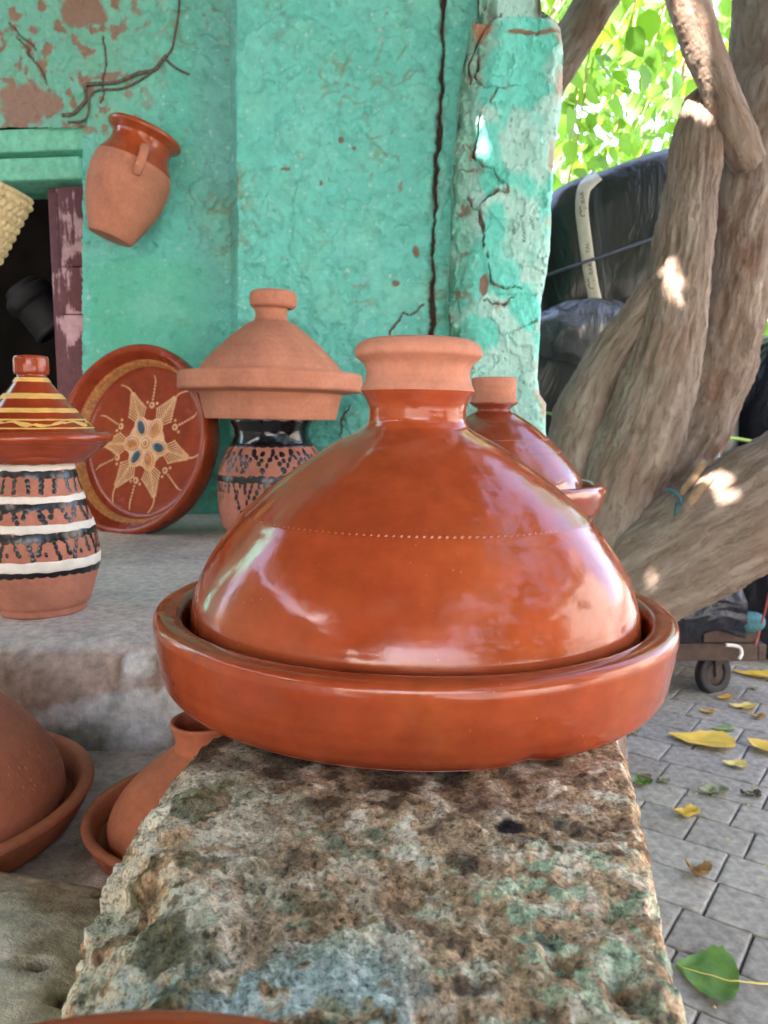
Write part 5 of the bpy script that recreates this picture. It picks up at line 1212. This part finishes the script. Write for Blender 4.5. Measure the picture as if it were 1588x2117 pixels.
# pale jar tipped over in the dark room
jr = thing('pale_jar', 'dim pale cylindrical jar lying tilted inside the dark doorway', 'jar', at(40, 590, 2.05)); jr.rotation_euler = (0, math.radians(142), math.radians(15))
V, Fq = lathe(smoothprof([(0, 0), (.035, 0), (.048, .01), (.055, .06), (.058, .12), (.062, .135), (.06, .14), (.053, .136), (.05, .06), (.03, .02), (0, .02)], 50), 64, .001, 4); mk('jar_body', V, Fq, M['greycloth'], jr)
V, Fq = lathe(smoothprof([(.056, .02), (.064, .03), (.064, .05), (.057, .06)], 12), 64); mk('collar', V, Fq, M['greycloth'], jr)

# fallen leaves
def leaf_colour(name, c, c2):
    m, nt, b = nm(name); oc = objco(nt); n = noise(nt, 26, 4, .6, oc, .5); r = ramp(nt, n.outputs[0], [(.35, c), (.68, c2)]); nt.links.new(r.outputs[0], b.inputs['Base Color']); b.inputs['Roughness'].default_value = .55
    bump(nt, b, noise(nt, 130, 3, .6, oc).outputs[0], .3, .001); return m
LM = {'yellow': leaf_colour('yellow leaf', (.62, .40, .05), (.70, .50, .09)), 'ochre': leaf_colour('ochre leaf', (.50, .26, .05), (.62, .42, .09)), 'brown': leaf_colour('brown leaf', (.22, .11, .035), (.48, .28, .10)),
      'pale': leaf_colour('pale leaf', (.55, .46, .16), (.62, .52, .12)), 'green': leaf_colour('fallen green leaf', (.045, .13, .015), (.10, .22, .025)), 'dull': leaf_colour('dull green leaf', (.16, .19, .10), (.24, .27, .17)),
      'maroon': leaf_colour('maroon leaf', (.10, .03, .03), (.16, .06, .05)), 'dark': leaf_colour('dark scrap', (.03, .028, .025), (.09, .08, .06)), 'mid': leaf_colour('muted green leaf', (.10, .20, .07), (.14, .26, .10))}
def fallen(px, py, lpx, wpx, rot, curl, ck, label, wavy=.04, stem=0.0, seed=0, fold=.1, lift=.012):
    c = onz(px, py, lift); d = c[1] * CP - (c[2] - CAM_H) * SP; Ls = lpx / F * d; Ws = wpx / F * d
    ns, nw = 16, 9; t, s = np.meshgrid(np.linspace(0, 1, ns), np.linspace(-1, 1, nw)); t = t.ravel(); s = s.ravel()
    wd = np.sin(np.pi * np.clip(t, .015, .985) ** .62) ** .8 * (1 - .15 * t); wd = wd * (1 + .07 * np.sin(t * 37 + seed) * (np.abs(s) > .9))
    x = s * wd * Ws / 2; y = (t - .5) * Ls; z = curl * Ls * ((t - .5) ** 2 * 2 + (s * wd) ** 2 * .6) + fold * np.abs(s) * wd * Ws * .3 + wavy * Ls * pn(np.stack([s * 1.6 + seed * 3.3, t * 3.2, 0 * t + seed], 1))
    V = np.stack([x, y, z], 1); Fq = gridF(ns, nw); V[:, 2] -= V[:, 2].min(); V[:, 2] += .0006
    V2 = V - [0, 0, .0005]; nV = len(V); Fa = np.vstack([Fq, Fq[:, ::-1] + nV])
    t_ = thing('fallen_leaf', label, 'leaf', (c[0], c[1], .0135), group='fallen leaves on the pavers'); t_.rotation_euler = (0, 0, rot)
    mk('blade', np.vstack([V, V2]), Fa, LM[ck], t_)
    mid = V[(nw // 2) * ns:(nw // 2 + 1) * ns]; P = mid + [0, 0, .0006]
    if stem: P = np.vstack([[(stem * Ls * .35, -Ls * .5 - stem * Ls, .004), (stem * Ls * .12, -Ls * .5 - stem * Ls * .5, .006)], P])
    mk('stalk', *tube(P, np.linspace(.0016 if stem else .0009, .0005, len(P)), 6), LM['pale'], t_)
    return t_
fallen(1450, 1535, 128, 95, 1.15, .10, 'yellow', 'large flat yellow leaf lying on the grey pavers', .03, 0, 1, .05)
fallen(1580, 1550, 78, 66, .5, .18, 'yellow', 'cupped deep yellow leaf near the large flat yellow leaf', .05, 0, 2)
fallen(1562, 1398, 84, 50, 1.0, .12, 'yellow', 'yellow leaf with brown blotch lying beside the caster wheel', .06, .15, 3)
fallen(1498, 1446, 32, 24, 1.5, .3, 'ochre', 'small orange leaf touching the foot of the caster wheel', .05, 0, 4)
fallen(1536, 1466, 52, 26, 1.3, .2, 'pale', 'withered pale leaf with brown tip near the caster wheel', .1, 0, 5)
fallen(1461, 1474, 30, 26, .8, .2, 'ochre', 'faded tan flat leaf one paver away from the caster wheel', .06, 0, 6)
fallen(1519, 1586, 46, 36, 1.2, .2, 'pale', 'pale yellow crinkled leaf one paver away from the large flat yellow leaf', .1, 0, 7)
fallen(1494, 1508, 46, 30, 1.5, .06, 'mid', 'oval muted green leaf right next to the large flat yellow leaf', .03, 0, 8)
fallen(1418, 1688, 54, 34, 1.3, .5, 'yellow', 'curled yellow leaf lying alone on a square paver', .12, 0, 9)
fallen(1441, 1812, 56, 46, .6, .7, 'brown', 'crisp curled brown leaf resting over a paver joint', .16, 0, 10)
fallen(1326, 1622, 40, 44, .3, .3, 'green', 'small bright green leaf touching the stone block edge', .12, 0, 11)
fallen(1333, 1606, 30, 16, 1.2, .1, 'maroon', 'small maroon leaf overlapping a bright green one', .03, 0, 12)
fallen(1474, 1643, 62, 40, 1.4, .3, 'dull', 'shrivelled dull green leaf on the paver joint', .16, 0, 13)
fallen(1552, 1646, 40, 24, 1.1, .3, 'dark', 'dark crumbled scrap of leaf on a grey paver', .2, 0, 14)
fallen(1371, 1618, 24, 24, .4, .4, 'dull', 'tiny crumpled dull leaf near the bright green leaf', .2, 0, 15)
fallen(1567, 1487, 30, 24, .9, .5, 'brown', 'small dark brown curled leaf near the pale withered leaf', .2, 0, 16)
fallen(1307, 1518, 34, 30, .4, .4, 'dull', 'dull green leaf under the overhanging dish of the largest tagine', .2, 0, 18)
fallen(1558, 1425, 20, 18, .4, .2, 'dull', 'tiny grey-green leaf near the blotched yellow leaf', .1, 0, 19)
fallen(1462, 2010, 120, 180, 1.15, .10, 'green', 'big fresh green leaf with pale stalk beside the stone block', .05, .55, 17, .12, .02)
crumb = MB(); rgk = random.Random(8)
for k in range(20):
    px, py = rgk.uniform(1340, 1588), rgk.uniform(1560, 2110); c = onz(px, py, .0); q = np.linspace(0, 2 * np.pi, 6, endpoint=False); r = rgk.uniform(.002, .005)
    V = np.stack([c[0] + r * np.cos(q) * [rgk.uniform(.6, 1.2) for _ in q], c[1] + r * np.sin(q), 0 * q + .0125 + r * .4 * np.sin(2 * q + k)], 1); crumb.add(np.vstack([V, [(c[0], c[1], .0155 + r * .3)]]), [(i, (i + 1) % 6, 6) for i in range(6)])
struct(crumb.build('leaf_crumbs', LM['pale'], None), 'stuff')
